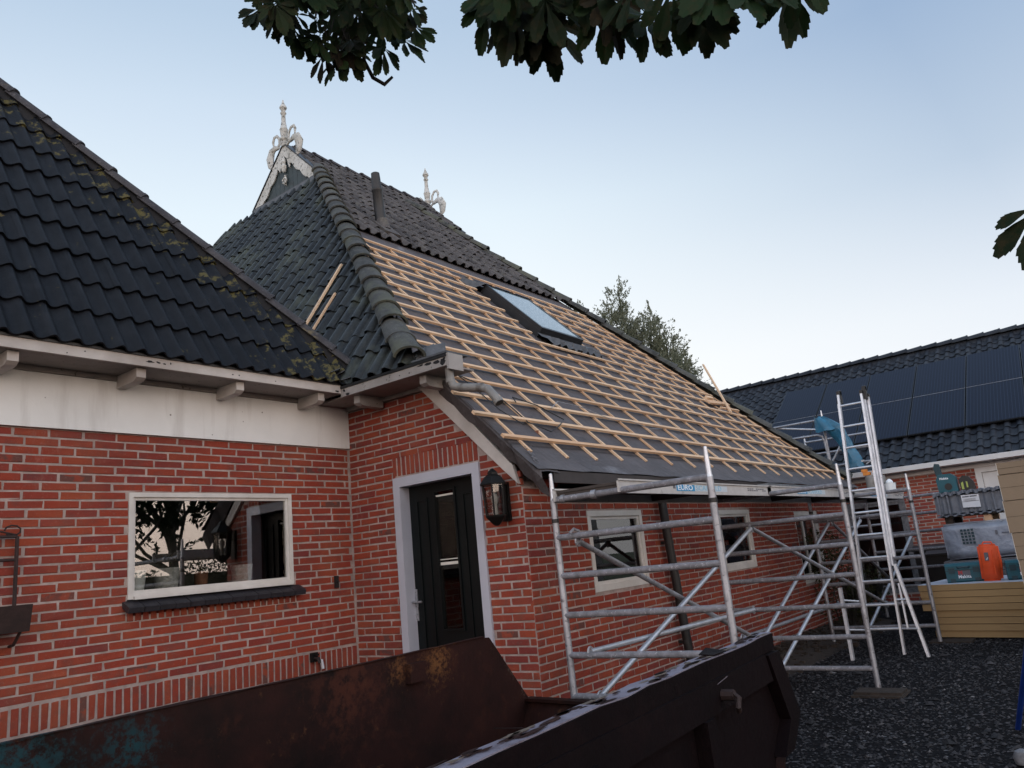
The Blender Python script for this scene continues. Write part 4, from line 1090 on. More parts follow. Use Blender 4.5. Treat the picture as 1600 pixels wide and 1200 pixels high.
q = MB(); q.box((BX-.01, RD[1]-.10, 0), (BX+.08, RD[1], RD[3])); q.box((BX-.01, RD[0], 0), (BX+.08, RD[0]+.08, RD[3])); q.box((BX-.01, RD[0]+.08, RD[3]-.09), (BX+.08, RD[1]-.10, RD[3])); dfr = obj('door_frame', q, 'barn_white', barn)
q = MB(); q.box((BX+.03, RD[0]+.085, .03), (BX+.06, RD[1]-.105, RD[3]-.095)); obj('door', q, 'barn_white', barn)
q = MB(); q.box((BX-.02, y0b, 2.345), (BX+.02, y1b, 2.43)); obj('trim_board', q, 'barn_white', barn)
q = MB(); q.prism([(16.20, y0b, 2.44), (16.20, y0b, 2.53), (16.225, y0b, 2.535), (16.235, y0b, 2.50), (16.36, y0b, 2.49), (16.36, y0b, 2.43), (16.26, y0b, 2.42)], (0, y1b-y0b, 0)); bg_ = obj('gutter', q, 'barn_white', barn)
q = MB(); q.box((16.3, y0b, 2.432), (16.52, y1b, 2.45)); obj('soffit', q, 'barn_white', barn)
P33 = rad(33); BS = Vector((cos(P33), 0, sin(P33))); BU = Vector((0, -1, 0)); BN = BU.cross(BS)
q = MB(); q.add([(16.28, y0b, 2.50), (16.28, y1b, 2.50), (20.9, y1b, 5.50), (20.9, y0b, 5.50), (25.5, y0b, 2.5), (25.5, y1b, 2.5)], [(0, 1, 2, 3), (3, 2, 5, 4)])
brf = obj('roof', q, 'barn_tile', barn, fix=False)
bt = [pan_tile('barn_tile', w_=.22, L=.38, lift=.030, var=k) for k in (4, 5)]
lay_tiles(brf, Vector((16.27, 0, 2.50)), BU, BS, 18, lambda s_: (-10.5, -y0b), 0.30, .22, bt, 60, lambda x, y: 1150 < x < 1290 and y < 670, seed=41, jit=.004)
q = MB(); q.prism([(20.78, y0b, 5.42), (20.9, y0b, 5.60), (21.02, y0b, 5.42)], (0, 10.6, 0)); obj('ridge_bed', q, 'barn_tile', brf)
capB = cap_mesh('barn_tile', .36, .13, .105, flat=.9, th=.018)
hip_caps(brf, Vector((20.9, y0b, 5.56)), Vector((20.9, 9.6, 5.56)), capB, .335, lift=.01, seed=6, jit=.004)
# solar panels: two rows
pan = None
for r_ in range(2):
    for c_ in range(7):
        s0 = 1.06+r_*1.72; ylo = -.02+c_*1.03-.0
        o_ = Vector((16.28, 0, 2.50))+BS*s0+BN*.10
        ya_, yb_ = ylo+.01, ylo+1.02
        if ya_ > 6.0 or (c_ == 6): continue
        mm = frame_m(o_+Vector((0, yb_, 0)), BU, BS)
        if pan is None:
            q = MB(); q.box((0, 0, 0), (1.01, 1.70, .03)); pan = q.mesh('solar_panel', 'gutter_black')
            q = MB(); q.box((.012, .012, .0301), (.998, 1.688, .034)); cel = q.mesh('cell_sheet', 'solar_cells')
            q = MB(); q.box((.0, 1.702, .0), (1.01, 1.712, .036)); cl_ = q.mesh('clamp_rail', 'scaffold_alu')
        p_ = link('solar_panel', pan, barn, mm); link('cell_sheet', cel, p_, mm) if False else None
        c2 = bpy.data.objects.new('cell_sheet', cel); COL.objects.link(c2); c2.parent = p_; WM[c2.name] = mm
        if r_ == 0:
            c3 = bpy.data.objects.new('clamp_rail', cl_); COL.objects.link(c3); c3.parent = p_; WM[c3.name] = mm
# ================================================================== SKIP
skp = thing('skip_container', 'rusty dark maroon steel waste skip in the foreground with a scraped pale rim', 'skip', (2.5, 2.4, 0))
SO = Vector((3.921, 1.524, 1.0)); SDr = Vector((cos(rad(3.1)), sin(rad(3.1)), 0)); SPn = Vector((-SDr.y, SDr.x, 0))
def sk(a, b_, z): return SO+SDr*a+SPn*b_+Vector((0, 0, z-1.0))
WD = 2.09; SLN = 4.6
def side(b0, b1, mat, name='side_wall'):
    q = MB(); pts = [sk(-SLN, b0, 1.0), sk(0, b0, 1.0), sk(.19, b0, .60), sk(0, b0, .465), sk(-.13, b0, .455), sk(-.22, b0, .10), sk(-SLN, b0, .10)]
    if b0 > 1: pts = [sk(-SLN, b0, .985), sk(.40, b0, .985), sk(.49, b0, .975), sk(.93, b0, .47), sk(.70, b0, .10), sk(-SLN, b0, .10)]
    q.prism(pts, SPn*(b1-b0)); return obj(name, q, mat, skp)
near = side(0, .012, 'skip_paint'); side(WD-.012, WD, 'skip_rust')
# inner faces rusty
q = MB(); pts = [sk(-SLN, .013, .97), sk(-.02, .013, .97), sk(.17, .013, .60), sk(-.02, .013, .475), sk(-.15, .013, .46), sk(-.22, .013, .15), sk(-SLN, .013, .15)]; q.prism(pts, SPn*.006); obj('lining', q, 'skip_rust', skp)
q = MB(); q.box((-SLN, .012, .13), (.3, WD-.012, .15), mtx=frame_m(SO-Vector((0, 0, 1.0)), SDr, SPn)); obj('floor_plate', q, 'skip_rust', skp)
q = MB(); q.prism([sk(.18, .013, .58), sk(.90, WD-.013, .50), sk(.66, WD-.013, .12), sk(-.20, .013, .12)], SDr*.012); obj('end_wall', q, 'skip_rust', skp)
q = MB(); q.prism([sk(.13, .013, .58), sk(.21, .013, .58), sk(.93, WD-.013, .49), sk(.85, WD-.013, .49)], (0, 0, .02)); obj('end_rim', q, 'skip_rust', skp)
# near rim: box section, dented
q = MB(); n = 26; vs = []; rv = random.Random(8)
for i in range(n+1):
    a = -SLN+(SLN+.0)*i/n; dz = rv.uniform(-.006, .003); db = rv.uniform(-.004, .004)
    for (b_, z) in ((-.035+db, .925), (-.038+db, 1.0+dz), (.045+db, 1.004+dz), (.045+db, .93)): vs.append(sk(a, b_, z))
fs = [(i*4+j, i*4+(j+1) % 4, i*4+4+(j+1) % 4, i*4+4+j) for i in range(n) for j in range(4)]+[(3, 2, 1, 0), (n*4, n*4+1, n*4+2, n*4+3)]
q.add(vs, fs); obj('rim', q, 'skip_paint', skp)
q = MB(); vs = []
for i in range(n+1):
    a = -SLN+(SLN+.0)*i/n
    p0, p1 = Vector(vs and (0, 0, 0) or (0, 0, 0)), None
rv = random.Random(8); vs = []
for i in range(n+1):
    a = -SLN+(SLN-.005)*i/n; dz = rv.uniform(-.006, .003); db = rv.uniform(-.004, .004)
    for (b_, z) in ((-.034+db, 1.0055+dz), (.041+db, 1.0055+dz), (.041+db, 1.0015+dz), (-.034+db, 1.0015+dz)): vs.append(sk(a, b_, z))
q.add(vs, fs); obj('rim_cap', q, 'skip_rim', skp)
# missing bite in the rim: a rag of bent plate
q = MB(); q.prism([sk(-.78, -.03, 1.008), sk(-.66, -.04, 1.008), sk(-.62, .03, 1.012), sk(-.66, .05, 1.022), sk(-.77, .04, 1.010)], (0, 0, .004)); obj('torn_plate', q, 'skip_paint', skp)
rp_ = random.Random(91)
for k in range(90):
    a0 = -3.2+3.15*rp_.random()**.8; b0 = rp_.uniform(-.030, .036); s_ = rp_.uniform(.008, .05)
    q = MB(); q.prism([sk(a0+s_*1.3*cos(t)*rp_.uniform(.5, 1.4), max(-.033, min(.040, b0+s_*.35*sin(t)*rp_.uniform(.5, 1.3))), 1.0062) for t in [k2*.7 for k2 in range(9)]], (0, 0, .0012)); obj('rust_scab', q, 'skip_rust' if k % 3 else 'pale_rust', skp)
# ribs and recessed panels on the outside
def rib(a0, a1, z0, z1, d=.06, name='rib'):
    q = MB(); q.prism([sk(a0, -.001, z1), sk(a1, -.001, z1), sk(a1+.02*(1), -.001, z0), sk(a0+.02, -.001, z0)], SPn*-d); obj(name, q, 'skip_paint', near)
q = MB(); q.prism([sk(-.17, -.001, .92), sk(-.003, -.001, .92), sk(.187, -.001, .60), sk(-.003, -.001, .468), sk(-.15, -.001, .468), sk(.015, -.001, .60)], SPn*-.055); obj('end_flange', q, 'skip_paint', near)
rib(-1.02, -.93, .30, .80); rib(-1.95, -1.86, .25, .86); rib(-2.9, -2.8, .25, .86)
q = MB(); q.prism([sk(-SLN, -.001, .925), sk(-.18, -.001, .925), sk(-.12, -.001, .80), sk(-SLN, -.001, .80)], SPn*-.045); obj('rail', q, 'skip_paint', near)
q = MB(); q.tube([sk(-.80, -.048, .86), sk(-.80, -.10, .86)], .022, 8); q.tube([sk(-.80, -.09, .87), sk(-.81, -.12, .85), sk(-.83, -.12, .82), sk(-.80, -.11, .80)], .012, 6); obj('hook', q, 'rusty_iron', near)
q = MB(); q.prism([sk(-.84, -.05, .905), sk(-.72, -.05, .915), sk(-.72, -.052, .919), sk(-.84, -.052, .908)], (0, 0, .001)); obj('scratch', q, 'skip_rim', near)
# inside of the far wall: lug plate and dents
far_w = bpy.data.objects['side_wall.001']
q = MB(); q.box((-.37, WD-.055, .82), (-.22, WD-.014, .93), mtx=frame_m(SO-Vector((0, 0, 1.0)), SDr, SPn)); obj('lug_plate', q, 'skip_rust', far_w)
q = MB(); q.box((-.95, WD-.05, .33), (-.62, WD-.014, .44), mtx=frame_m(SO-Vector((0, 0, 1.0)), SDr, SPn)); obj('lug_plate', q, 'skip_rust', far_w)
# remains of turquoise paint low on the inside, and scraped rust round the lug
def scab(pts, mat, name):
    q = MB(); q.prism([sk(a, WD-.0145, z) for a, z in pts], SPn*-.0015); obj(name, q, mat, far_w)
q = MB(); n = 24; vs = []
for i in range(n+1):
    a = -SLN+(SLN+.42)*i/n; 
    for (b_, z) in ((WD-.020, .984), (WD-.022, .990), (WD+.012, .991), (WD+.010, .984)): vs.append(sk(a, b_, z+rv.uniform(-.003, .003)))
q.add(vs, fs[:n*4] if False else [(i*4+j, i*4+(j+1) % 4, i*4+4+(j+1) % 4, i*4+4+j) for i in range(n) for j in range(4)]); obj('rim', q, 'skip_rust', skp, fix=True)
# thin wire leaning in the skip
q = MB(); q.tube([sk(.22, 1.90, .45), sk(.05, 1.55, .50), sk(-.25, 1.2, .42)], .003, 5); solo('wire', q, 'rusty_iron', 'thin rusty wire sticking out of the skip near the scaffold foot', 'wire')

# ================================================================== SCAFFOLD
RZ = [.19, .47, .75, 1.03, 1.31, 1.59, 1.87]
_tube = {}
def tube_between(name, p0, p1, r, mat, parent, n=12):
    p0 = Vector(p0); p1 = Vector(p1); d = p1-p0; L = d.length; k = (round(L, 3), r, mat, n)
    if k not in _tube:
        q = MB(); q.tube([(0, 0, 0), (0, 0, L)], r, n); _tube[k] = q.mesh(name, mat, smooth=True)
    return link(name, _tube[k], parent, Matrix.Translation(p0) @ d.to_track_quat('Z', 'Y').to_matrix().to_4x4())
def frame_(parent, x, y_out, y_in, z0, rungs, tip=2.07, dirty='scaffold_dirty', r=.0245):
    f = link('frame', None, parent)
    for y in (y_out, y_in):
        tube_between('post', (x, y, z0), (x, y, z0+tip-.20), r, 'scaffold_alu', f, 14)
        q = MB(); q.lathe([(r, 0), (.020, .02), (.018, .10), (.013, .20), (.008, .205)], 12, (x, y, z0+tip-.20)); obj('spigot', q, 'ladder_alu', f, smooth=True)
        q = MB(); q.tube([(x, y, z0+1.70), (x, y, z0+1.73)], r+.004, 12); obj('clip', q, 'black_plastic', f)
    for k, z in enumerate(rungs): tube_between('rung', (x, y_out, z0+z), (x, y_in, z0+z), .0235, dirty, f, 12)
    return f
FX = [4.88, 7.86, 11.05, 14.05]; YO, YI = 2.10, 3.37
tower = thing('scaffold_tower', 'aluminium rolling scaffold of three bays standing in front of the long brick wall', 'scaffold', (8, 2.7, 0))
frames = []
for i, x in enumerate(FX): frames.append(frame_(tower, x, YO-(.02 if i == 1 else 0), YI, 0.02 if i else .02, RZ))
def brace(p0, p1, mat='ladder_alu', r=.021):
    b_ = tube_between('brace', p0, p1, r, mat, tower, 12)
    d = (Vector(p1)-Vector(p0)).normalized()
    for (p, s_) in ((Vector(p0), 1), (Vector(p1), -1)):
        q = MB(); c = p; pts = []
        ax = Vector((0, 1, 0)); a1 = d*s_; a2 = a1.cross(ax).normalized()
        for k in range(9):
            an = -2.4+4.8*k/8; pts.append(c-a1*.0+a1*(-.034*cos(an))+a2*(.034*sin(an)))
        q.tube(pts, .008, 6); obj('hook', q, 'scaffold_alu', b_)
    return b_
yb_ = 3.16
brace((4.90, yb_+.04, 1.57), (7.84, yb_-.02, .49), 'scaffold_alu')
brace((4.90, yb_, .49), (7.84, 3.02, 1.57))
brace((7.88, 3.02, 1.57), (11.03, 2.62, .49), 'scaffold_alu')
brace((7.88, 3.10, .47), (11.03, 3.16, 1.57))
brace((7.88, 2.96, .20), (11.03, 2.75, 1.57))
brace((11.07, 3.12, 1.57), (14.03, 3.12, .49), 'scaffold_alu')
brace((11.07, 2.9, .20), (14.03, 2.75, 1.30))
# horizontal diagonals on the second rung
brace((4.90, 3.20, .79), (7.84, 3.12, .77)); brace((4.90, 3.18, .80), (7.84, 3.30, .77)) if False else None
brace((7.88, 3.30, .50), (11.03, 3.22, .52), 'scaffold_alu')
# platforms
def platform(x0, x1, y0, y1, z, labels=True, tcol=True):
    p_ = link('platform', None, tower)
    for (a, b_) in ((y0, y0+.012), (y1-.012, y1)):
        q = MB(); q.prism([(x0-.02, a, z-.048), (x0+.05, a, z-.055), (x1-.05, a, z-.055), (x1+.02, a, z-.048), (x1+.02, a, z+.045), (x0-.02, a, z+.045)], (0, b_-a, 0))
        q.box((x0-.02, a-.012, z+.034), (x1+.02, b_, z+.046)); obj('side_rail', q, 'plank_alu', p_)
    q = MB(); q.box((x0+.01, y0+.013, z+.010), (x1-.01, y1-.013, z+.030))
    q.box((x0+.02, y0+.013, z-.050), (x0+.06, y1-.013, z+.009)); q.box(((x0+x1)/2, y0+.013, z-.045), ((x0+x1)/2+.04, y1-.013, z+.009)); q.box((x1-.06, y0+.013, z-.050), (x1-.02, y1-.013, z+.009)); obj('deck', q, 'plywood', p_)
    if labels:
        lx = x0+.90; q = MB(); q.box((lx, y0-.0025, z-.030), (lx+.34, y0-.0005, z+.022)); obj('label', q, 'label_blue', p_)
        q = MB(); q.box((lx+.34, y0-.0025, z-.030), (lx+1.02, y0-.0005, z+.022)); obj('label', q, 'label_pale', p_)
        q = MB(); q.box((lx-.06, y0-.0025, z-.012), (lx-.02, y0-.0005, z+.014)); obj('label', q, 'print_grey', p_)
        mm = frame_m((lx+.015, y0-.003, z-.022), (1, 0, 0), (0, 0, 1))
        text_obj('lettering', 'EURO', .062, mm @ Matrix.Diagonal((1.75, 1, 1, 1)), 'text_white', p_, bold=.0008)
        mm = frame_m((lx+.36, y0-.003, z-.022), (1, 0, 0), (0, 0, 1))
        text_obj('lettering', 'SCAFFOLD', .062, mm @ Matrix.Diagonal((1.78, 1, 1, 1)), 'text_paleblue', p_, bold=.0004)
        q = MB(); rr_ = random.Random(3)
        for k in range(9):
            for j in range(2):
                if rr_.random() < .75: q.box((x1-.62+k*.055, y0-.002, z-.012+j*.016), (x1-.62+k*.055+.04, y0-.0005, z-.003+j*.016))
        obj('stamp', q, 'print_grey', p_)
    return p_
ZP = 1.925
platform(4.86, 7.90, 2.77, 3.34, ZP); platform(7.84, 11.08, 2.77, 3.34, ZP+.004); platform(11.02, 14.08, 2.77, 3.34, ZP)
# couplers on the first frame
q = MB(); q.tube([(4.88, 3.02, 1.89), (4.88, 2.98, 1.89)], .034, 12); q.tube([(4.88, 3.29, 1.89), (4.88, 3.26, 1.89)], .032, 12); obj('clamp', q, 'scaffold_alu', frames[0])
q = MB(); q.tube([(4.88-.05, 3.22, 1.63), (4.88-.02, 3.20, 1.66), (4.88+.02, 3.18, 1.64)], .012, 6); obj('clamp', q, 'scaffold_dirty', frames[0])
# wooden block under the outer foot
q = MB(); q.box((7.60, 1.83, .0), (7.94, 2.26, .020)); q.box((7.63, 1.84, .020), (7.86, 2.24, .045))
solo('foot_board', q, 'soil', 'dark weathered timber block under the foot of the scaffold in the middle of the gravel', 'wood block')
q = MB(); q.box((11.0, 1.75, .0), (11.30, 2.22, .022)); solo('foot_board', q, 'soil', 'flat dark board under the scaffold foot beside the yellow insulation stack', 'wood block')
# upper scaffold behind the end of the house
tw2 = thing('scaffold_tower', 'scaffold rising behind the far end of the farmhouse with a blue tarp tied on', 'scaffold', (15.2, 4.6, 0))
def frame2(x, y0, y1, zt, zs, zb=0.0):
    f = link('frame', None, tw2)
    for y in (y0, y1):
        tube_between('post', (x, y, zb), (x, y, zt-.20), .0245, 'scaffold_alu', f, 12)
        q = MB(); q.lathe([(.0245, 0), (.019, .02), (.017, .10), (.010, .20)], 10, (x, y, zt-.20)); obj('spigot', q, 'ladder_alu', f, smooth=True)
    for z in zs: tube_between('rung', (x, y0, z), (x, y1, z), .0225, 'scaffold_alu', f, 10)
    return f
fA = frame2(15.0, 4.06, 5.36, 3.69, [3.52, .6, 1.2, 1.8], 0)
q = MB(); q.tube([(15.0, 5.36, 3.26), (15.0, 4.20, 3.24), (15.0, 4.12, 3.20), (15.0, 4.09, 3.10), (15.0, 4.07, 2.68), (15.0, 4.12, 2.58), (15.0, 4.2, 2.56), (15.0, 5.36, 2.56)], .024, 10); obj('guard_loop', q, 'scaffold_alu', fA, smooth=True)
tube_between('brace', (15.02, 4.93, 3.50), (15.1, 4.08, 3.33), .019, 'ladder_alu', fA)
fB = frame2(15.9, 3.50, 4.72, 3.38, [3.24, 2.98, 2.70, 2.1, 1.5, .9, .4], 0)
tube_between('brace', (15.88, 3.95, 3.22), (15.88, 4.25, 2.80), .019, 'ladder_alu', fB)

# ================================================================== LADDER
lad = thing('ladder', 'tall three part aluminium ladder with splayed stabiliser legs leaning upright beside the scaffold', 'ladder', (10.0, 2.4, 0))
def L_(z): return (10.02+.10*z)     # leans slightly away
ya0, ya1 = 2.62, 2.28; yt0, yt1 = 2.60, 2.27
def stile(y0, y1, x_off, z0, z1, w_=.024, d_=.062, name='stile'):
    q = MB(); a = Vector((L_(z0)+x_off, y0, z0)); b_ = Vector((L_(z1)+x_off, y1, z1))
    q.prism([a+Vector((-d_/2, -w_/2, 0)), a+Vector((d_/2, -w_/2, 0)), a+Vector((d_/2, w_/2, 0)), a+Vector((-d_/2, w_/2, 0))], b_-a)
    s_ = obj(name, q, 'ladder_alu', lad)
    q = MB(); q.box((b_.x-.035, b_.y-.016, b_.z-.01), (b_.x+.035, b_.y+.016, b_.z+.03)); obj('end_cap', q, 'black_plastic', s_); return s_
stile(2.66, 2.545, 0, .02, 3.16); stile(2.30, 2.27, 0, .02, 3.12)
stile(2.640, 2.575, .070, 1.0, 3.05); stile(2.275, 2.255, .070, 1.0, 3.15)
stile(2.250, 2.225, .120, 1.1, 3.08)
for k in range(11):
    z = .30+.27*k
    t_ = z/3.1
    tube_between('rung', (L_(z), 2.66-.115*t_, z), (L_(z), 2.30-.03*t_, z), .0155, 'ladder_alu', lad, 10)
# stabiliser legs
def leg(p0, p1, w_=.03, d_=.055):
    q = MB(); a = Vector(p0); b_ = Vector(p1)
    q.prism([a+Vector((-d_/2, -w_/2, 0)), a+Vector((d_/2, -w_/2, 0)), a+Vector((d_/2, w_/2, 0)), a+Vector((-d_/2, w_/2, 0))], b_-a); return obj('leg', q, 'ladder_alu', lad)
leg((9.98, 2.045, .0), (10.12, 2.235, 1.02)); leg((9.75, 2.80, 0), (9.90, 2.84, .80), .035)
leg((10.02, 2.21, .30), (10.10, 2.23, .80), .018, .03)
tube_between('rung', (10.03, 2.28, .30), (9.99, 2.10, .30), .012, 'ladder_alu', lad, 8); tube_between('rung', (10.06, 2.28, .62), (10.06, 2.16, .62), .012, 'ladder_alu', lad, 8)
tube_between('rung', (10.03, 2.66, .62), (9.86, 2.84, .66), .012, 'ladder_alu', lad, 8); tube_between('rung', (9.98, 2.66, .30), (9.80, 2.82, .33), .012, 'ladder_alu', lad, 8)
for y in (2.545, 2.24):
    q = MB(); q.box((L_(3.1)+.02, y-.02, 3.04), (L_(3.1)+.09, y+.02, 3.20)); q.tube([(L_(3.1)+.06, y-.02, 3.18), (L_(3.1)+.06, y+.02, 3.18)], .035, 10); obj('guide_hook', q, 'black_plastic', lad)

# ================================================================== BLUE TARP tied to the far scaffold
n1, n2 = 16, 22; q = MB(); vs = []; rt = random.Random(4)
for j in range(n2+1):
    t_ = j/n2; z = 3.56-1.02*t_
    cy = 4.03-.46*min(1, t_*1.15)-.05*sin(t_*5); wd = (.02+.15*min(1, t_*4.5)) if t_ < .25 else (.15-.04*sin((t_-.25)*3.6))
    for i in range(n1):
        a = 2*pi*i/n1; f_ = 1+.16*sin(3*a+t_*7)+.09*sin(7*a-t_*11)
        vs.append((14.93+.11*cos(a)*f_*min(1, .3+t_*3), cy+wd*sin(a)*f_, z+.015*sin(5*a+t_*9)))
q.add(vs, [(j*n1+i, j*n1+(i+1) % n1, (j+1)*n1+(i+1) % n1, (j+1)*n1+i) for j in range(n2) for i in range(n1)]+[tuple(range(n1-1, -1, -1))])
n3 = 10; vs = []
for j in range(n3+1):
    for i in range(9):
        u = i/8; t_ = j/n3
        vs.append((14.90-.07*sin(u*pi)-.05*t_, 4.18-.42*u*(.3+.7*t_), 3.55-.30*t_*(1-.35*abs(u-.4))+.02*sin(u*9+t_*4)))
q.add(vs, [(j*9+i, j*9+i+1, j*9+10+i, j*9+9+i) for j in range(n3) for i in range(8)])
solo('tarp', q, 'tarp_blue', 'blue plastic tarpaulin bundled and tied to the scaffold post behind the ladder', 'tarp', smooth=True)

# ================================================================== THINGS ON THE PLATFORM
def cyl(c, r, h, mat, name, label, cat, group=None):
    q = MB(); q.lathe([(r*.96, 0), (r, .01), (r, h-.01), (r*.96, h)], 16, c); return solo(name, q, mat, label, cat, group, smooth=True)
cyl((13.2, 3.02, 1.96), .075, .30, 'pvc_grey', 'lead_roll', 'grey roll standing on the platform nearer to the ladder stile', 'roll', 'grey rolls standing on the platform')
cyl((13.45, 2.93, 1.96), .075, .29, 'pvc_grey', 'lead_roll', 'grey roll standing on the platform, right of the other one', 'roll', 'grey rolls standing on the platform')
q = MB(); c = Vector((13.22, 3.06, 2.27)); q.box(c+Vector((-.05, -.05, 0)), c+Vector((.05, .05, .05))); q.tube([c+Vector((0, -.09, .04)), c+Vector((0, -.17, .06))], .025, 8)
t_ = thing('nail_gun', 'small orange cordless tool lying on top of the grey rolls', 'power tool', (13.22, 3.06, 2.27)); obj('body', q, 'orange_tool', t_)
q = MB(); q.box(c+Vector((-.03, -.01, .055)), c+Vector((.04, .07, .10))); obj('battery', q, 'orange_tool', t_)
q = MB(); q.tube([c+Vector((0, -.02, .18)), c+Vector((.02, -.16, .26)), c+Vector((.02, -.22, .30))], .009, 6); q.box(c+Vector((-.03, .0, .22)), c+Vector((.02, .04, .25))); obj('handle', q, 'scaffold_alu', t_)
t_ = thing('white_bucket', 'small white tub with a round lid on the platform beside the ladder', 'tub', (13.2, 2.83, 1.96))
q = MB(); q.lathe([(.075, 0), (.085, .15), (.09, .155)], 14, (13.4, 2.80, 1.96)); obj('body', q, 'white_pot', t_, smooth=True)
q = MB(); q.lathe([(.05, .155), (.055, .175), (.04, .20), (.015, .22)], 14, (13.4, 2.80, 1.96)); obj('lid', q, 'white_pot', t_, smooth=True)
q = MB(); q.lathe([(.12, 0), (.14, .10), (.13, .105)], 14, (13.3, 3.10, 1.96)); 
q2 = MB(); q2.lathe([(.10, .0), (.11, .12), (.09, .16)], 14, (13.75, 2.90, 1.96)); solo('white_pail', q2, 'white_pot', 'pale pail standing on the platform behind the ladder rungs', 'pail', smooth=True)

# ================================================================== INSULATION, PALLETS
def board(name, o_, ux, L, W_, H, mat, label, group, foil=False, cat='insulation board', parts=True):
    ux = Vector(ux).normalized(); mm = frame_m(o_, ux, Vector((-ux.y, ux.x, 0)))
    t_ = thing(name, label, cat, tuple(o_), group)
    q = MB(); q.box((0, 0, .002), (L, W_, H-.003)); b_ = link('core', q.mesh('core', mat), t_, mm)
    if foil:
        q = MB(); q.box((-.002, -.002, H-.003), (L+.002, W_+.002, H)); link('facing', q.mesh('facing', 'foil'), t_, mm)
    return t_
# low stack: long side faces the yard; front runs along -Y
fo = Vector((11.50, 2.21, 0)); fd = Vector((-.20, -.98, 0)).normalized()
NL = 8; hh = .655/NL; names_ = ['lowest', 'second', 'third', 'fourth', 'fifth', 'sixth', 'seventh', 'topmost']
rf = random.Random(2)
for k in range(NL):
    off = rf.uniform(-.015, .015)
    o_ = fo+Vector((off, rf.uniform(-.01, .01), k*hh+.012)) - fd*0
    L = 2.35
    ux = fd; o2 = o_+(Vector((0, .10, 0)) if k in (4, 5, 6, 7) else Vector((0, 0, 0)))
    lab = {0: 'lowest yellow insulation board of the low stack, lying on the gravel'}.get(k, '%s yellow insulation board from the bottom of the low stack' % names_[k] if k < NL-1 else 'topmost yellow insulation board of the low stack, with white facing under the cases')
    t_ = thing('insulation_board', lab, 'insulation board', tuple(o2), 'yellow insulation boards in the low stack')
    q = MB(); mm = frame_m(o2, Vector((-fd.y, fd.x, 0)), -fd)   # local X away from the yard, local Y back along the front
    q.box((0, -L, .003), (1.18, 0, hh-.004)); link('core', q.mesh('core', 'foam'), t_, mm)
    q = MB(); q.box((-.001, -L, hh-.0035), (1.18, .001, hh)); link('facing', q.mesh('facing', 'foil' if k == NL-1 else 'foam_seam'), t_, mm)
ztop = .012+NL*hh
# tall stack at the right edge
to = Vector((9.9, .985, 0)); td = Vector((.05, -1, 0)).normalized()
zz = .04
for k, h_ in enumerate([.30, .30, .34, .28, .34, .28, .13]):
    o2 = to+Vector((rf.uniform(-.008, .008), rf.uniform(-.012, .012), zz))
    lab = ['lowest', 'second', 'third', 'fourth', 'fifth', 'sixth', 'topmost'][k]+' brownish insulation pack from the bottom of the tall stack at right edge'
    t_ = thing('insulation_pack', lab, 'insulation pack', tuple(o2), 'brownish insulation packs in the tall stack')
    mm = frame_m(o2, Vector((-td.y, td.x, 0)), -td)
    q = MB(); q.box((0, -1.6, .003), (1.0, 0, h_-.004)); core = link('core', q.mesh('core', 'foam_old'), t_, mm)
    q = MB(); q.box((-.0015, -1.6, h_/2-.0015), (1.0, .0015, h_/2+.0015)); link('seam', q.mesh('seam', 'soil'), core, mm)
    q = MB(); q.box((-.003, .0005, 0.0), (1.003, .004, h_)); link('edge_film', q.mesh('edge_film', 'cream'), core, mm)
    zz += h_
# cases
def case(c, w_, d_, h_, rot, label, txt=True):
    t_ = thing('tool_case', label, 'tool case', tuple(c), 'teal tool cases on the insulation boards')
    mm = Matrix.Translation(Vector(c)) @ Matrix.Rotation(rot, 4, 'Z')     # local X depth, local Y width (front = -X)
    q = MB()
    q.prism([(-d_/2, -w_/2, .02), (-d_/2, -w_/2, h_-.03), (-d_/2+.02, -w_/2, h_), (d_/2-.02, -w_/2, h_), (d_/2, -w_/2, h_-.03), (d_/2, -w_/2, .02), (d_/2-.02, -w_/2, 0), (-d_/2+.02, -w_/2, 0)], (0, w_, 0)); link('body', q.mesh('body', 'teal'), t_, mm)
    q = MB(); q.box((-d_/2-.006, -w_/2-.004, h_*.62), (d_/2+.006, w_/2+.004, h_*.66)); link('rim', q.mesh('rim', 'teal_dark'), t_, mm)
    for y in (-w_*.33, w_*.33):
        q = MB(); q.box((-d_/2-.016, y-.035, h_*.50), (-d_/2-.001, y+.035, h_*.78)); link('latch', q.mesh('latch', 'teal_dark'), t_, mm)
        q = MB(); q.box((-d_/2-.008, y-.03, .01), (-d_/2-.001, y+.03, .05)); link('corner_foot', q.mesh('corner_foot', 'teal_dark'), t_, mm)
    q = MB(); q.tube([(-d_/2, -w_*.16, h_*.78), (-d_/2-.025, -w_*.14, h_*.80), (-d_/2-.025, w_*.14, h_*.80), (-d_/2, w_*.16, h_*.78)], .010, 6); link('handle', q.mesh('handle', 'teal_dark'), t_, mm)
    q = MB(); q.box((-d_/2-.003, -w_*.16, h_*.34), (-d_/2-.0005, w_*.16, h_*.62)); link('sticker', q.mesh('sticker', 'print_grey'), t_, mm)
    tm = frame_m(Vector((-d_/2-.004, w_*.17, h_*.42)), (0, -1, 0), (0, 0, 1)); text_obj('lettering', 'M', .07, mm @ tm, 'text_red', t_, bold=.002)
    tm = frame_m(Vector((-d_/2-.004, w_*.18, h_*.22)), (0, -1, 0), (0, 0, 1)); text_obj('lettering', 'Makita', .055, mm @ tm, 'text_white', t_, bold=.001)
case((11.78, 1.79, ztop), .42, .30, .235, rad(8), 'teal tool case left of the orange bag on the low insulation stack')
case((11.70, 1.10, ztop), .42, .30, .235, rad(8), 'teal tool case right of the orange bag, partly hidden by the tall stack')
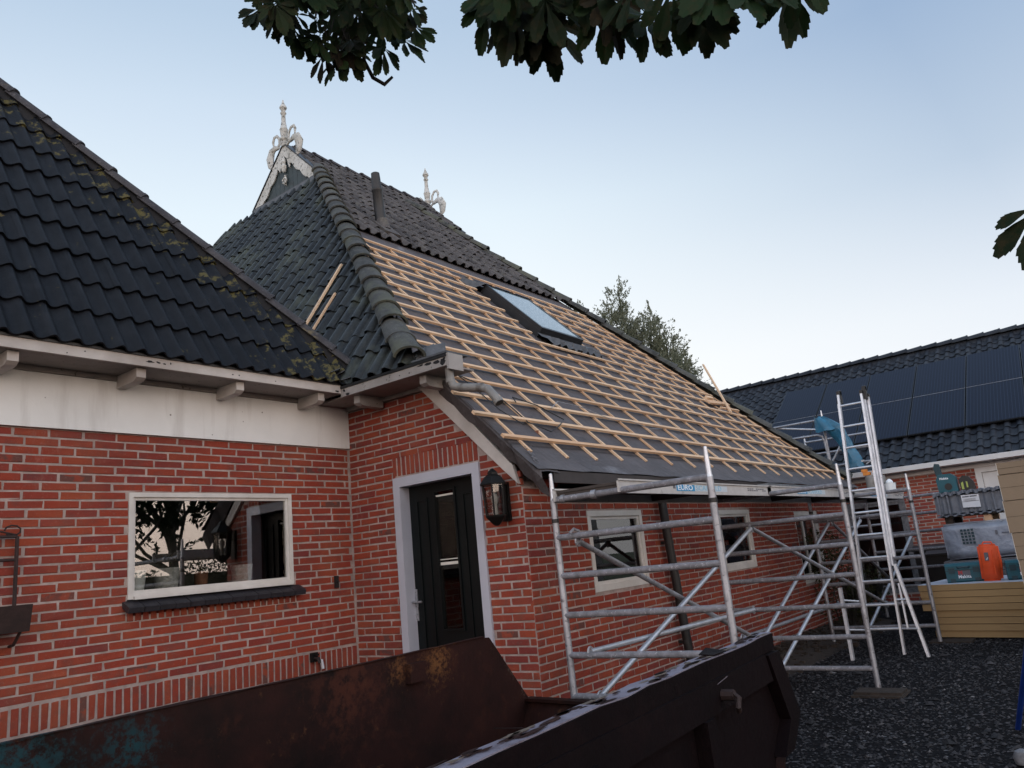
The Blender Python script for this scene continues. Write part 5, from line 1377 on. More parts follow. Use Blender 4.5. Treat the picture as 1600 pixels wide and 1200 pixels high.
# orange bag / box standing upright
t_ = thing('orange_case', 'upright bright orange case with a small black badge standing between the teal tool cases', 'case', (11.62, 1.49, ztop))
mm = Matrix.Translation((11.64, 1.475, ztop)) @ Matrix.Rotation(rad(6), 4, 'Z') @ Matrix.Rotation(rad(3), 4, 'X')
bm = bmesh.new(); bmesh.ops.create_cube(bm, size=1)
bmesh.ops.scale(bm, vec=(.16, .235, .45), verts=bm.verts); bmesh.ops.translate(bm, vec=(0, 0, .225), verts=bm.verts)
bmesh.ops.bevel(bm, geom=bm.edges[:], offset=.028, segments=3, affect='EDGES'); bmesh.ops.subdivide_edges(bm, edges=bm.edges[:], cuts=1)
rb = random.Random(6)
for v_ in bm.verts:
    v_.co += Vector((rb.uniform(-.003, .003), rb.uniform(-.003, .003), rb.uniform(-.003, .003)))
    v_.co.y += -.018*sin(v_.co.z*7)
me = bpy.data.meshes.new('body'); bm.to_mesh(me); bm.free(); me.materials.append(M['orange']); me.shade_smooth(); link('body', me, t_, mm)
q = MB(); q.tube([(-.085, -.05, .07), (-.098, -.05, .12), (-.098, -.05, .33), (-.085, -.05, .38)], .011, 6); link('edge_grip', q.mesh('edge_grip', 'orange'), t_, mm)
q = MB(); q.box((-.098, .000, .25), (-.083, .045, .35)); link('badge', q.mesh('badge', 'print_grey'), t_, mm)
q = MB(); q.prism([(-.0995, .035, .265), (-.0995, .020, .255), (-.0995, .005, .29), (-.0995, .012, .293)], (.002, 0, 0)); link('tick', q.mesh('tick', 'label_white'), t_, mm)
q = MB(); q.tube([(0, -.06, .45), (0, -.05, .475), (0, .03, .478), (0, .05, .452)], .010, 6); link('handle', q.mesh('handle', 'orange'), t_, mm)

# pallet with wrapped tiles, behind
px = 13.0
def pallet(c, label):
    t_ = thing('pallet', label, 'pallet', c); x, y, z = c
    for k in range(3):
        for j in range(2):
            q = MB(); q.box((x+.05+j*.8, y-.02-k*.50-.10, z), (x+.17+j*.8, y-.02-k*.50, z+.085)); obj('block', q, 'pine' if k == 1 else 'soil', t_)
    for j in range(3):
        q = MB(); q.box((x+.02+j*.36, y-1.2, z+.085), (x+.14+j*.36, y, z+.105)); obj('plank', q, 'soil', t_)
    return t_
pallet((px, 2.12, .05), 'dark wooden pallet on the ground under the slabs behind the cases')
q = MB(); rg = random.Random(12)
sl_ = thing('slab_stack', 'stack of grey slabs on the ground pallet behind the teal case', 'slab stack', (px, 2.1, .16))
for k in range(9):
    q = MB(); a = rg.uniform(-.06, .06); q.box((px+.02+a, .92+rg.uniform(-.06, .06), .16+k*.080), (px+.95+a, 2.20+rg.uniform(-.04, .05), .16+k*.080+.072)); obj('slab', q, 'slab_grey', sl_)
# film wrapped bundle
def wrapped(c0, c1, mat, name, label, cat, rip=.010, seed=2):
    bm = bmesh.new(); bmesh.ops.create_cube(bm, size=1)
    bmesh.ops.scale(bm, vec=(c1[0]-c0[0], c1[1]-c0[1], c1[2]-c0[2]), verts=bm.verts)
    bmesh.ops.translate(bm, vec=((c0[0]+c1[0])/2, (c0[1]+c1[1])/2, (c0[2]+c1[2])/2), verts=bm.verts)
    bmesh.ops.bevel(bm, geom=bm.edges[:], offset=.03, segments=2, affect='EDGES'); bmesh.ops.subdivide_edges(bm, edges=bm.edges[:], cuts=5, use_grid_fill=True)
    r = random.Random(seed)
    for v_ in bm.verts: v_.co += Vector((rip*sin(v_.co.z*41+v_.co.y*5), 0, rip*.6*sin(v_.co.y*23)))+Vector((r.uniform(-1, 1), r.uniform(-1, 1), r.uniform(-1, 1)))*rip*.3
    me = bpy.data.meshes.new('wrap'); bm.to_mesh(me); bm.free(); me.materials.append(M[mat]); me.shade_smooth()
    t_ = thing(name, label, cat, c0); link('wrap', me, t_); return t_
tb = wrapped((px, .95, .895), (px+.95, 2.15, 1.40), 'wrap_film', 'wrapped_bundle', 'film wrapped pale grey bundle between the slabs and the upper pallet', 'bundle', .012)
q = MB()
for k in range(4):
    for j in range(5): q.box((px-.018, 1.88-k*.045, 1.10+j*.045), (px-.010, 1.91-k*.045, 1.13+j*.045))
obj('label', q, 'teal_dark', tb)
q = MB(); q.box((px-.020, 1.45, 1.20), (px-.010, 1.48, 1.26)); q.box((px-.020, 1.28, 1.215), (px-.010, 1.40, 1.225)); obj('print', q, 'print_grey', tb)
pallet((px-.02, 2.10, 1.405), 'upper wooden pallet between the film wrapped bundle and the grey corrugated sheets')
sh = thing('corrugated_bundle', 'bundle of grey corrugated sheets with a white label strapped on the upper pallet', 'sheet bundle', (px, 2.1, 1.51))
n = 44
for (z0, z1, off) in ((1.51, 1.535, 0), (1.545, 1.80, .03), (1.81, 1.855, -.02)):
    q = MB(); vs = []
    for i in range(n+1):
        y = 2.16-1.20*i/n; f_ = .018*(1 if (i // 2) % 2 else -1)*(1 if off != .03 else .35)
        for (dx, z) in ((0, z0), (0, z1)): vs.append((px-.03+off+f_, y, z+(.010*(1 if (i//2) % 2 else -1) if off != .03 else 0)))
    vs2 = [(x+.85, y, z) for x, y, z in vs]; N2 = len(vs)
    fs = []
    for i in range(n):
        a = i*2; fs += [(a, a+1, a+3, a+2), (a+1, a+1+N2, a+3+N2, a+3), (a, a+2, a+2+N2, a+N2)]
    fs += [(0, N2, N2+1, 1), (2*n, 2*n+1, N2+2*n+1, N2+2*n)]
    q.add(vs+vs2, fs); obj('sheet', q, 'grey_sheet', sh)
for y in (2.11, 1.98, 1.40, 1.05):
    q = MB(); q.box((px-.035, y-.012, 1.54), (px-.012, y+.012, 1.81)); obj('strap', q, 'grey_sheet', sh)
q = MB(); q.prism([(px-.045, 1.80, 1.79), (px-.045, 1.80, 1.615), (px-.045, 1.575, 1.60), (px-.045, 1.575, 1.785)], (.003, 0, 0)); lb = obj('label', q, 'label_white', sh)
q = MB(); q.box((px-.0475, 1.70, 1.755), (px-.0455, 1.785, 1.772)); q.box((px-.0475, 1.60, 1.755), (px-.0455, 1.69, 1.772)); q.box((px-.0475, 1.58, 1.692), (px-.0455, 1.798, 1.697))
for k in range(4): q.box((px-.0475, 1.62, 1.73-.010*k), (px-.0455, 1.78-.02*(k % 2), 1.733-.010*k))
obj('print', q, 'print_grey', lb)
# teal machine on top of the sheets
t_ = thing('cordless_saw', 'teal cordless power tool standing on the grey corrugated sheets', 'power tool', (13.2, 1.95, 1.86))
q = MB(); q.prism([(13.1, 2.09, 1.865), (13.1, 1.83, 1.865), (13.1, 1.84, 2.08), (13.1, 1.90, 2.13), (13.1, 2.06, 2.13), (13.1, 2.10, 2.05)], (.18, 0, 0)); obj('body', q, 'teal', t_)
q = MB(); q.prism([(13.13, 2.09, 2.11), (13.13, 2.01, 2.11), (13.13, 2.03, 2.29), (13.13, 2.08, 2.30), (13.13, 2.105, 2.24)], (.10, 0, 0)); obj('handle', q, 'teal_dark', t_)
q = MB(); q.tube([(13.09, 1.95, 1.94), (13.105, 1.95, 1.94)], .05, 14); obj('hub', q, 'black_plastic', t_)
text_obj('lettering', 'Makita', .045, frame_m((13.096, 2.05, 2.05), (0, -1, 0), (0, 0, 1)), 'text_white', t_, bold=.001)
t_ = thing('site_radio', 'black and lime battery device leaning beside the teal tool on the grey sheets', 'battery charger', (13.2, 1.72, 1.86))
q = MB(); q.prism([(13.14, 1.80, 1.865), (13.14, 1.62, 1.865), (13.14, 1.63, 1.98), (13.14, 1.68, 2.06), (13.14, 1.75, 2.08), (13.14, 1.81, 2.02)], (.13, 0, 0)); obj('body', q, 'black_plastic', t_)
q = MB(); q.prism([(13.132, 1.785, 1.88), (13.132, 1.755, 1.88), (13.132, 1.757, 1.99), (13.132, 1.785, 1.97)], (.006, 0, 0)); q.prism([(13.132, 1.72, 1.90), (13.132, 1.70, 1.90), (13.132, 1.70, 1.98), (13.132, 1.72, 1.99)], (.006, 0, 0)); obj('screen', q, 'screen_lime', t_)
# dark bins and clutter behind the scaffold
t_ = thing('wheeled_bin', 'black wheeled bin standing in the gap before the barn door opening', 'bin', (15.4, 2.65, 0))
q = MB(); q.prism([(15.15, 2.98, .08), (15.75, 2.98, .08), (15.85, 3.0, .98), (15.1, 3.0, .98)], (0, -.62, 0)); obj('body', q, 'black_plastic', t_)
q = MB(); q.prism([(15.05, 3.02, .985), (15.88, 3.02, .985), (15.88, 3.02, 1.03), (15.3, 3.02, 1.08), (15.05, 3.02, 1.02)], (0, -.68, 0)); obj('lid', q, 'black_plastic', t_)
for y in (2.96, 2.40):
    q = MB(); q.tube([(15.78, y+.03, .1), (15.78, y-.03, .1)], .1, 16); obj('wheel', q, 'black_plastic', t_)
t_ = thing('wheeled_bin', 'black wheeled bin half hidden behind the grey slab stack', 'bin', (14.6, 2.25, 0))
q = MB(); q.prism([(14.45, 2.66, .08), (15.0, 2.66, .08), (15.08, 2.68, .92), (14.4, 2.68, .92)], (0, -.58, 0)); obj('body', q, 'black_plastic', t_)
q = MB(); q.prism([(14.36, 2.70, .925), (15.1, 2.70, .925), (15.1, 2.70, .96), (14.6, 2.70, 1.0), (14.36, 2.70, .95)], (0, -.62, 0)); obj('lid', q, 'black_plastic', t_)
# garden bench-like dark clutter
t_ = thing('wheelbarrow', 'dark wheelbarrow parked behind the ladder near the barn', 'wheelbarrow', (13.9, 3.7, 0))
q = MB(); q.prism([(13.5, 3.3, .62), (14.4, 3.3, .62), (14.25, 3.4, .34), (13.7, 3.4, .34)], (0, .55, 0)); obj('tray', q, 'black_plastic', t_)
q = MB(); q.tube([(13.3, 3.66, .20), (13.36, 3.66, .20)], .2, 18) if False else q.tube([(13.38, 3.63, .20), (13.38, 3.71, .20)], .19, 18); obj('wheel', q, 'black_plastic', t_)
q = MB(); q.tube([(13.38, 3.55, .2), (13.8, 3.45, .36), (14.9, 3.38, .62)], .018, 8); q.tube([(13.38, 3.79, .2), (13.8, 3.82, .36), (14.9, 3.90, .62)], .018, 8); obj('handle', q, 'scaffold_alu', t_)
q = MB(); q.tube([(14.2, 3.45, .36), (14.3, 3.42, 0)], .015, 8); q.tube([(14.2, 3.80, .36), (14.3, 3.84, 0)], .015, 8); obj('leg', q, 'scaffold_alu', t_)

# ================================================================== SMALL THINGS ON THE WALLS
# wall lantern
lan = thing('wall_lantern', 'black six sided wall lantern with clear panes hanging right of the front door', 'lantern', (5.0, 4.0, 2.0))
lc = Vector((4.985, 4.02, 0)); LR = .092
def hexp(r, z, k0=0): return [lc+Vector((r*cos(pi/6+pi/3*k), r*sin(pi/6+pi/3*k), z)) for k in range(6)]
def hexloft(levels, mat, name):
    q = MB(); vs = []
    for r, z in levels: vs += hexp(r, z)
    fs = [(i*6+k, i*6+(k+1) % 6, i*6+6+(k+1) % 6, i*6+6+k) for i in range(len(levels)-1) for k in range(6)]+[tuple(range(5, -1, -1)), tuple(range(6*(len(levels)-1), 6*len(levels)))]
    q.add(vs, fs); return obj(name, q, mat, lan)
hexloft([(.118, 2.095), (.12, 2.105), (.075, 2.165), (.045, 2.185), (.045, 2.20), (.020, 2.225), (.008, 2.235)], 'black_iron', 'roof')
hexloft([(.012, 1.765), (.03, 1.775), (.055, 1.80), (.088, 1.835), (.092, 1.85), (.080, 1.852)], 'black_iron', 'base')
for k in range(6):
    a = hexp(.084, 1.85)[k]; b_ = hexp(.098, 2.097)[k]; q = MB(); q.tube([a, b_], .0075, 6); obj('bar', q, 'black_iron', lan)
    a2 = hexp(.082, 1.852)[(k+1) % 6]; b2 = hexp(.096, 2.095)[(k+1) % 6]; a1 = hexp(.082, 1.852)[k]; b1 = hexp(.096, 2.095)[k]
    q = MB(); nn_ = (b1-a1).cross(a2-a1).normalized()*.002; q.prism([a1, a2, b2, b1], nn_); obj('pane', q, 'lamp_glass', lan)
q = MB(); q.tube([lc+Vector((0, 0, 1.85)), lc+Vector((0, 0, 1.93))], .018, 10); q.lathe([(.012, 0), (.028, .03), (.030, .06), (.018, .09), (.004, .10)], 12, tuple(lc+Vector((0, 0, 1.93)))); obj('bulb', q, 'cream', lan, smooth=True)
q = MB(); q.box((5.115, 3.98, 1.80), (5.142, 4.06, 2.12)); q.tube([(5.12, 4.02, 2.02), (5.08, 4.02, 2.0), (5.05, 4.02, 2.12)], .012, 8); obj('wall_bracket', q, 'black_iron', lan)
# outdoor tap
t_ = thing('outdoor_tap', 'small weathered metal tap low on the wall near the inner corner', 'tap', (4.6, 5.9, .8))
q = MB(); q.tube([(4.62, YA-.005, .80), (4.62, YA-.08, .80), (4.62, YA-.09, .76)], .015, 8); obj('spout', q, 'rusty_iron', t_)
q = MB(); q.box((4.585, YA-.03, .77), (4.655, YA-.004, .85)); q.tube([(4.60, YA-.06, .83), (4.64, YA-.06, .83)], .008, 6); obj('body', q, 'black_iron', t_)
q = MB(); q.tube([(4.69, YA-.03, .78), (4.69, YA-.05, .70)], .017, 8); obj('hose_end', q, 'scaffold_alu', t_)
q = MB(); q.box((4.895, YA-.03, 1.39), (4.93, YA-.002, 1.50)); q.tube([(4.912, YA-.03, 1.44), (4.912, YA-.045, 1.45)], .012, 8)
solo('wall_socket', q, 'black_plastic', 'tiny black box with a knob on the brick wall right of the window', 'bell push')
# iron wall planter at the left edge
t_ = thing('wall_planter', 'rusty iron wall rack with a dark trough hanging at the left edge', 'planter', (2.0, 5.85, 1.4))
q = MB()
for z in (1.955, 1.80): q.tube([(1.3, YA-.06, z), (2.165, YA-.06, z)], .010, 6)
q.tube([(2.165, YA-.06, 1.955), (2.165, YA-.06, 1.33)], .013, 6); q.tube([(1.75, YA-.06, 1.955), (1.75, YA-.06, 1.33)], .010, 6)
obj('rack', q, 'rusty_iron', t_)
q = MB(); q.tube([(2.165+.0-.05*cos(a)-.03, YA-.06, 1.995+.035*sin(a)) for a in [k*.7 for k in range(9)]], .006, 6); q.tube([(2.16, YA-.06, 1.965), (2.02, YA-.06, 2.0), (1.9, YA-.06, 2.05)], .006, 6); obj('scroll', q, 'rusty_iron', t_)
q = MB(); q.prism([(1.30, YA-.27, 1.50), (1.30, YA-.04, 1.50), (1.30, YA-.06, 1.33), (1.30, YA-.23, 1.33)], (.90, 0, 0)); obj('trough', q, 'rusty_iron', t_)
q = MB(); q.tube([(2.16, YA-.20, 1.34), (2.15, YA-.12, 1.25), (2.16, YA-.02, 1.24)], .010, 6); obj('bracket', q, 'rusty_iron', t_)
# downpipe on the long wall
t_ = thing('drainpipe', 'dark grey drainpipe standing against the long brick wall between its windows', 'drainpipe', (7.5, 3.76, 0))
q = MB(); q.tube([(7.43, 3.76, 2.03), (7.45, 3.76, 1.6), (7.60, 3.75, 0.02)], .046, 14); obj('pipe', q, 'black_plastic', t_, smooth=True)
for z in (.5, 1.5):
    q = MB(); xx_ = 7.45+.15*(1.6-z)/1.6; q.tube([(xx_, 3.76, z), (xx_, 3.76, z+.03)], .052, 14); q.box((xx_-.01, 3.80, z), (xx_+.01, 3.849, z+.03)); obj('clip', q, 'black_plastic', t_)

# pots behind the window
def pot(c, r0, r1, h, mat, label, plant, lm='shrub_leaf', nl=40, ph=.25):
    t_ = thing('potted_plant' if plant else 'flower_pot', label, 'plant pot', c, 'pots on the inner window sill')
    q = MB(); q.lathe([(r0, 0), (r1, h), (r1*.9, h), (r1*.85, h-.02)], 16, c); obj('pot', q, mat, t_, smooth=True)
    if plant:
        q = MB(); r = random.Random(int(c[0]*100))
        for k in range(nl):
            a = r.random()*6.28; e = r.uniform(.1, 1.3); l_ = r.uniform(.3, 1)*ph; b_ = Vector(c)+Vector((0, 0, h))
            p = b_+Vector((cos(a)*cos(e)*l_*.7, sin(a)*cos(e)*l_*.35, sin(e)*l_)); s_ = r.uniform(.012, .03)
            d = Vector((r.uniform(-1, 1), r.uniform(-1, 1), r.uniform(-.4, 1))).normalized(); w2 = d.orthogonal().normalized()*s_*.4
            q.add([p-d*s_, p+w2, p+d*s_, p-w2], [(0, 1, 2, 3)], r.random()+1e-3)
            if k % 5 == 0: q.tube([b_, (b_+p)/2+Vector((0, 0, .02)), p], .002, 4, .3)
        obj('foliage', q, lm, t_, fix=False)
zs_ = WIN[2]+.056
pot((3.12, YA+.20, zs_), .050, .068, .16, 'white_pot', 'small white pot with a leafy plant at the left end of the sill', True)
pot((3.38, YA+.24, zs_), .085, .105, .165, 'stone_pot', 'wide grey stone pot on the left half of the window sill', True, nl=30, ph=.14)
pot((4.06, YA+.22, zs_), .075, .095, .15, 'stone_pot', 'grey stone pot on the right half of the window sill', False)
pot((3.72, YA+.30, zs_), .05, .06, .12, 'clay', 'brown clay pot in the middle of the window sill', True, nl=26, ph=.22)

# loose laths
def lath(p0, p1, w_, h_, label, nrm_=(0, 0, 1), mat='pine', group='loose laths lying on the roofs'):
    p0 = Vector(p0); p1 = Vector(p1); d = (p1-p0); n_ = Vector(nrm_).normalized(); s_ = d.cross(n_).normalized()*w_/2
    q = MB(); q.prism([p0-s_, p0+s_, p0+s_+n_*h_, p0-s_+n_*h_], d)
    solo('loose_lath', q, mat, label, 'lath', group)
lath((5.36, 6.98, 4.19), (6.02, 6.94, 5.24), .040, .022, 'longer of two new laths lying up the slope of the dark tiled side roof', SN)
lath((5.26, 6.72, 4.06), (5.66, 6.66, 4.70), .030, .020, 'shorter of two new laths lying up the slope of the dark tiled side roof', SN)
lath((12.72, 4.92, 3.60), (13.85, 5.75, 4.80), .035, .028, 'long loose lath sticking up above the right edge of the roof', RN)
lath((12.30, 5.13, 3.78), (13.35, 5.20, 3.86), .09, .03, 'short board lying flat over the laths near the right edge', RN)
lath((12.45, 5.22, 3.88), (12.75, 5.24, 3.90), .06, .05, 'stubby offcut piled on the board near the right edge', RN)
lath((12.55, 5.02, 3.68), (13.45, 5.06, 3.72), .04, .03, 'thin offcut below the flat board near the right roof edge', RN)

# blue pole and the grey ball at the right edge
q = MB(); q.tube([(6.66, .897, 0), (6.0, .66, .62), (5.6, .54, .95)], .017, 10); solo('blue_pipe', q, 'blue_pipe', 'dark blue pipe leaning at the right edge of the yard', 'pipe', smooth=True)
q = MB(); q.lathe([(.012, 0), (.045, .015), (.055, .05), (.04, .085), (.01, .098)], 14, (5.72, .775, 0)); solo('stone', q, 'slab_grey', 'rounded pale stone in the bottom right corner of the yard', 'stone', smooth=True)
q = MB(); q.prism([(5.05, 1.72, .0), (5.13, 1.70, .0), (5.14, 1.76, .0), (5.06, 1.78, .0)], (0, 0, .035)); solo('wood_chip', q, 'pine', 'small pale wood offcut on the gravel beside the end of the skip', 'wood chip')

# ================================================================== PLANTS
# leafy helper
def leafy(q, c, rx, ry, rz, n, s0, s1, r, shell=.5):
    for k in range(n):
        while True:
            p = Vector((r.uniform(-1, 1), r.uniform(-1, 1), r.uniform(-1, 1)))
            if shell*.6 < p.length < 1: break
        p = Vector(c)+Vector((p.x*rx, p.y*ry, p.z*rz)); s_ = r.uniform(s0, s1)
        d = Vector((r.uniform(-1, 1), r.uniform(-1, 1), r.uniform(-1, .8))).normalized(); w2 = d.orthogonal().normalized()
        w2 = (Matrix.Rotation(r.random()*6.28, 3, d) @ w2)*s_*.42
        q.add([p-d*s_, p+w2-d*s_*.1, p+d*s_, p-w2-d*s_*.1], [(0, 1, 2, 3)], r.random()+1e-3)
r = random.Random(17)
sb = thing('garden_shrub', 'untidy dark shrub growing against the far end of the long brick wall', 'shrub', (12.9, 3.5, 0))
q = MB()
for (x, y, z, s_) in ((12.2, 3.62, .55, .45), (12.7, 3.5, .75, .5), (13.3, 3.45, .55, .5), (12.0, 3.62, .95, .32), (12.45, 3.6, 1.2, .28), (13.0, 3.4, .3, .4), (13.8, 3.4, .5, .4), (11.9, 3.66, 1.35, .2)):
    leafy(q, (x, y, z), s_, s_*.5, s_, 420, .012, .035, r)
obj('foliage', q, 'shrub_leaf', sb, fix=False)
q = MB()
for k in range(26):
    x = r.uniform(12.0, 13.7); q.tube([(x, 3.55, 0), (x+r.uniform(-.2, .2), 3.5+r.uniform(-.1, .1), .5), (x+r.uniform(-.5, .5), 3.5+r.uniform(-.2, .2), r.uniform(.8, 1.5))], [.010, .006, .003], 5)
obj('stem', q, 'twig', sb)
# rubble along the wall foot
q = MB()
for k in range(420):
    x = r.uniform(8.3, 13.5); y = 3.80-abs(r.gauss(0, .28)); s_ = r.uniform(.012, .05); c = Vector((x, y, s_*.4+.10*max(0, 1-(3.8-y)/.6)))
    vs = [c+Vector((r.uniform(.6, 1)*s_*a, r.uniform(.6, 1)*s_*b_, r.uniform(.5, .9)*s_*c_)) for a in (-1, 1) for b_ in (-1, 1) for c_ in (-1, 1)]
    q.add(vs, [(0, 1, 3, 2), (4, 6, 7, 5), (0, 4, 5, 1), (2, 3, 7, 6), (0, 2, 6, 4), (1, 5, 7, 3)], r.random())
q.prism([(8.2, 3.84, 0), (8.2, 3.15, 0), (8.2, 3.5, .07), (8.2, 3.84, .10)], (5.5, 0, 0))
obj('rubble', q, 'soil', fix=False, kind='stuff')

# trees beyond the house: trunk, limbs and many small leaf clumps
def tree(name, label, base, h, blobs, lm, n_leaf, s0, s1, seed, group='trees beyond the farmhouse', tw=.22, shell=.3):
    t_ = thing(name, label, 'tree', base, group); r = random.Random(seed); b_ = Vector(base)
    q = MB(); q.tube([b_, b_+Vector((.1, 0, h*.3)), b_+Vector((-.1, .1, h*.6)), b_+Vector((.1, 0, h*.92))], [tw, tw*.75, tw*.45, .03], 8)
    for (dx, dy, dz, rx, rz) in blobs:
        s_ = b_+Vector((0, 0, max(h*.2, dz*.6))); e = b_+Vector((dx, dy, dz)); q.tube([s_, (s_+e)/2+Vector((0, 0, -.2)), e, e+Vector((dx*.15, 0, rz*.7))], [tw*.35, tw*.25, .04, .015], 6)
    obj('trunk', q, 'bark', t_)
    q = MB(); tot = sum(bb_[3]**2*bb_[4] for bb_ in blobs)
    for (dx, dy, dz, rx, rz) in blobs:
        nn = int(n_leaf*rx*rx*rz/tot)
        # upswept sprays of small leaves make a feathery outline
        nsp = max(6, nn//26)
        for s in range(nsp):
            while True:
                p = Vector((r.uniform(-1, 1), r.uniform(-1, 1), r.uniform(-1, 1)))
                if shell < p.length < 1: break
            c = b_+Vector((dx+p.x*rx, dy+p.y*rx, dz+p.z*rz)); dr = Vector((p.x*.8, p.y*.8, .55+p.z*.5)).normalized()*r.uniform(.25, .75)
            for j in range(26):
                u = r.random(); a = c+dr*u+Vector((r.gauss(0, .07), r.gauss(0, .07), r.gauss(0, .07)))*(1.2-u); s_ = r.uniform(s0, s1)
                d = (dr.normalized()+Vector((r.uniform(-1, 1), r.uniform(-1, 1), r.uniform(-1, 1)))*.8).normalized(); w2 = (Matrix.Rotation(r.random()*6.28, 3, d) @ d.orthogonal().normalized())*s_*.38
                q.add([a-d*s_, a+w2, a+d*s_, a-w2], [(0, 1, 2, 3)], r.random()+1e-3)
    obj('crown', q, lm, t_, fix=False)
def tb_(az, dist): return (dist*cos(rad(az)), dist*sin(rad(az)), 0)
tree('willow_tree', 'feathery grey green tree rising behind the right slope of the roof', (27.2, 13.9, 0), 11.0,
     [(-.5, .5, 9.6, .75, 1.5), (-.4, .3, 11.3, .35, .75), (.25, -.1, 9.2, .8, 1.3), (.6, -.4, 10.1, .4, .8), (.9, -.8, 8.8, .7, 1.0), (-.6, .8, 8.2, 1.0, 1.2), (.3, -.4, 7.6, 1.3, 1.2), (.95, -1.0, 8.0, .7, .9), (-1.2, 1.2, 8.6, .7, .9)], 'willow_leaf', 52000, .035, .08, 5)
tree('willow_tree', 'small tree top just showing left of the feathery tree', (25.9, 15.9, 0), 10.0,
     [(0, 0, 10.6, .5, .9), (.2, -.1, 9.6, .9, .9), (.6, -.5, 9.2, .8, .7), (-.3, .3, 10.2, .4, .7)], 'willow_leaf', 6000, .035, .075, 8)
tree('willow_tree', 'slim tree top just showing right of the feathery tree above the roof edge', (28.6, 12.7, 0), 8.5,
     [(0, 0, 8.15, .28, .6), (.1, -.1, 7.5, .5, .7), (.45, -.4, 7.1, .45, .4)], 'willow_leaf', 2600, .03, .06, 9)
# beyond the camera, seen mirrored in the panes
def crown_tree(base, h, rc, seed, label):
    r = random.Random(seed)
    bl = [(r.uniform(-rc, rc)*.7, r.uniform(-rc, rc)*.7, h*r.uniform(.45, .95), rc*r.uniform(.3, .5), rc*r.uniform(.25, .4)) for k in range(11)]
    tree('garden_tree', label, base, h, bl, 'chestnut_leaf', 7000, .05, .12, seed, group='trees mirrored in the window panes', tw=.18)
crown_tree((8.5, -7.0, 0), 7.0, 2.4, 51, 'dark garden tree mirrored on the left side of the wide window')
crown_tree((11.0, -8.0, 0), 6.5, 1.9, 52, 'dark garden tree mirrored in the middle of the wide window')
crown_tree((13.0, -3.5, 0), 4.0, 1.3, 53, 'small dark garden tree mirrored in the long wall windows')
hg = thing('garden_hedge', 'dark clipped hedge mirrored low in the wide window behind the pots', 'hedge', (9, -9, 0))
rh = random.Random(71); q = MB()
for k in range(16000):
    p = Vector((rh.uniform(4, 18), -9+rh.uniform(-.4, .4), 0)); p.z = rh.uniform(0, 2.25+.25*sin(p.x*2.1)+.15*sin(p.x*5.3)); s_ = rh.uniform(.03, .07)
    d = Vector((rh.uniform(-1, 1), rh.uniform(-1, 1), rh.uniform(-1, 1))).normalized(); w2 = d.orthogonal().normalized()*s_*.5
    q.add([p-d*s_, p+w2, p+d*s_, p-w2], [(0, 1, 2, 3)], rh.random()+1e-3)
obj('foliage', q, 'shrub_leaf', hg, fix=False)
q = MB(); q.box((4, -9.25, 0), (18, -8.75, 2.02)); obj('core', q, 'shrub_leaf', hg)
hb = thing('hay_barn', 'dark gabled outbuilding mirrored on the right side of the wide window', 'barn', (18, -14, 0))
q = MB(); q.box((18, -16, 0), (26, -9.5, 3.0)); obj('wall', q, 'slab_grey', hb)
q = MB(); q.prism([(17.7, -16.4, 2.9), (17.7, -9.1, 2.9), (17.7, -12.75, 6.4)], (9, 0, 0)); obj('roof', q, 'barn_tile', hb)

# ================================================================== HORSE CHESTNUT over the camera
ct = thing('chestnut_tree', 'horse chestnut whose dark serrated leaves hang into the top of the view', 'tree', (-1.6, -1.4, 0))
q = MB(); q.tube([(-1.6, -1.4, 0), (-1.5, -1.3, 1.5), (-1.45, -1.2, 3.2), (-1.3, -1.0, 5.0), (-1.0, -.7, 7.5)], [.32, .26, .22, .16, .08], 14); obj('trunk', q, 'bark', ct, smooth=True)
def leaflet(q, o_, d, n_, L, W_, r, droop=.25, tint=0.0):
    """serrated, widest beyond the middle, folded a little along the midrib"""
    d = d.normalized(); n_ = (n_-d*n_.dot(d)).normalized(); s_ = d.cross(n_)
    prof = [(0, .03), (.12, .10), (.28, .30), (.45, .62), (.60, .90), (.72, 1.0), (.82, .88), (.91, .55), (1.0, .04)]
    vs = []; sag = Vector((0, 0, -1))
    for (u, w_) in prof:
        c = o_+d*L*u+sag*droop*L*u*u
        for sd_ in (-1, 1):
            for dd in (0, 1):
                pass
        e = w_*W_/2*r.uniform(.88, 1.08)
        vs += [c+s_*e+n_*e*.25+d*L*r.uniform(-.012, .012), c, c-s_*e+n_*e*.25+d*L*r.uniform(-.012, .012)]
    fs = []; n3 = len(prof)
    for i in range(n3-1):
        a = i*3; fs += [(a, a+1, a+4, a+3), (a+1, a+2, a+5, a+4)]
    # teeth
    k0 = len(vs)
    for i in range(2, n3-1):
        for sd_, off in ((1, 0), (-1, 2)):
            a = vs[i*3+off]; b_ = vs[(i+1)*3+off]; t_ = a*.35+b_*.65+s_*sd_*W_*.055+d*L*.045
            vs.append(t_); fs.append((i*3+off, len(vs)-1, (i+1)*3+off))
    q.add(vs, fs, tint)
def compound(seed, big=1.0):
    r = random.Random(seed); q = MB(); n = r.choice((5, 6, 7, 7))
    for k in range(n):
        t_ = (k-(n-1)/2)/((n-1)/2); an = t_*rad(74)+r.uniform(-.12, .12)
        L = .185*(1-.38*abs(t_)**1.3)*r.uniform(.9, 1.08)*big; W_ = L*.36*r.uniform(.9, 1.1)
        d = Vector((sin(an), r.uniform(-.25, .25), -cos(an))); leaflet(q, d*.008, d, Vector((r.uniform(-.35, .35), -1, r.uniform(-.2, .2))), L, W_, r, .15, 0)
    q.tube([(0, 0, 0), (r.uniform(-.02, .02), .02, .05), (r.uniform(-.04, .04), .04, .12)], .0025, 4)
    return q.mesh('leaf', 'chestnut_leaf', fix=False)
cl_m = [compound(60+k) for k in range(7)]
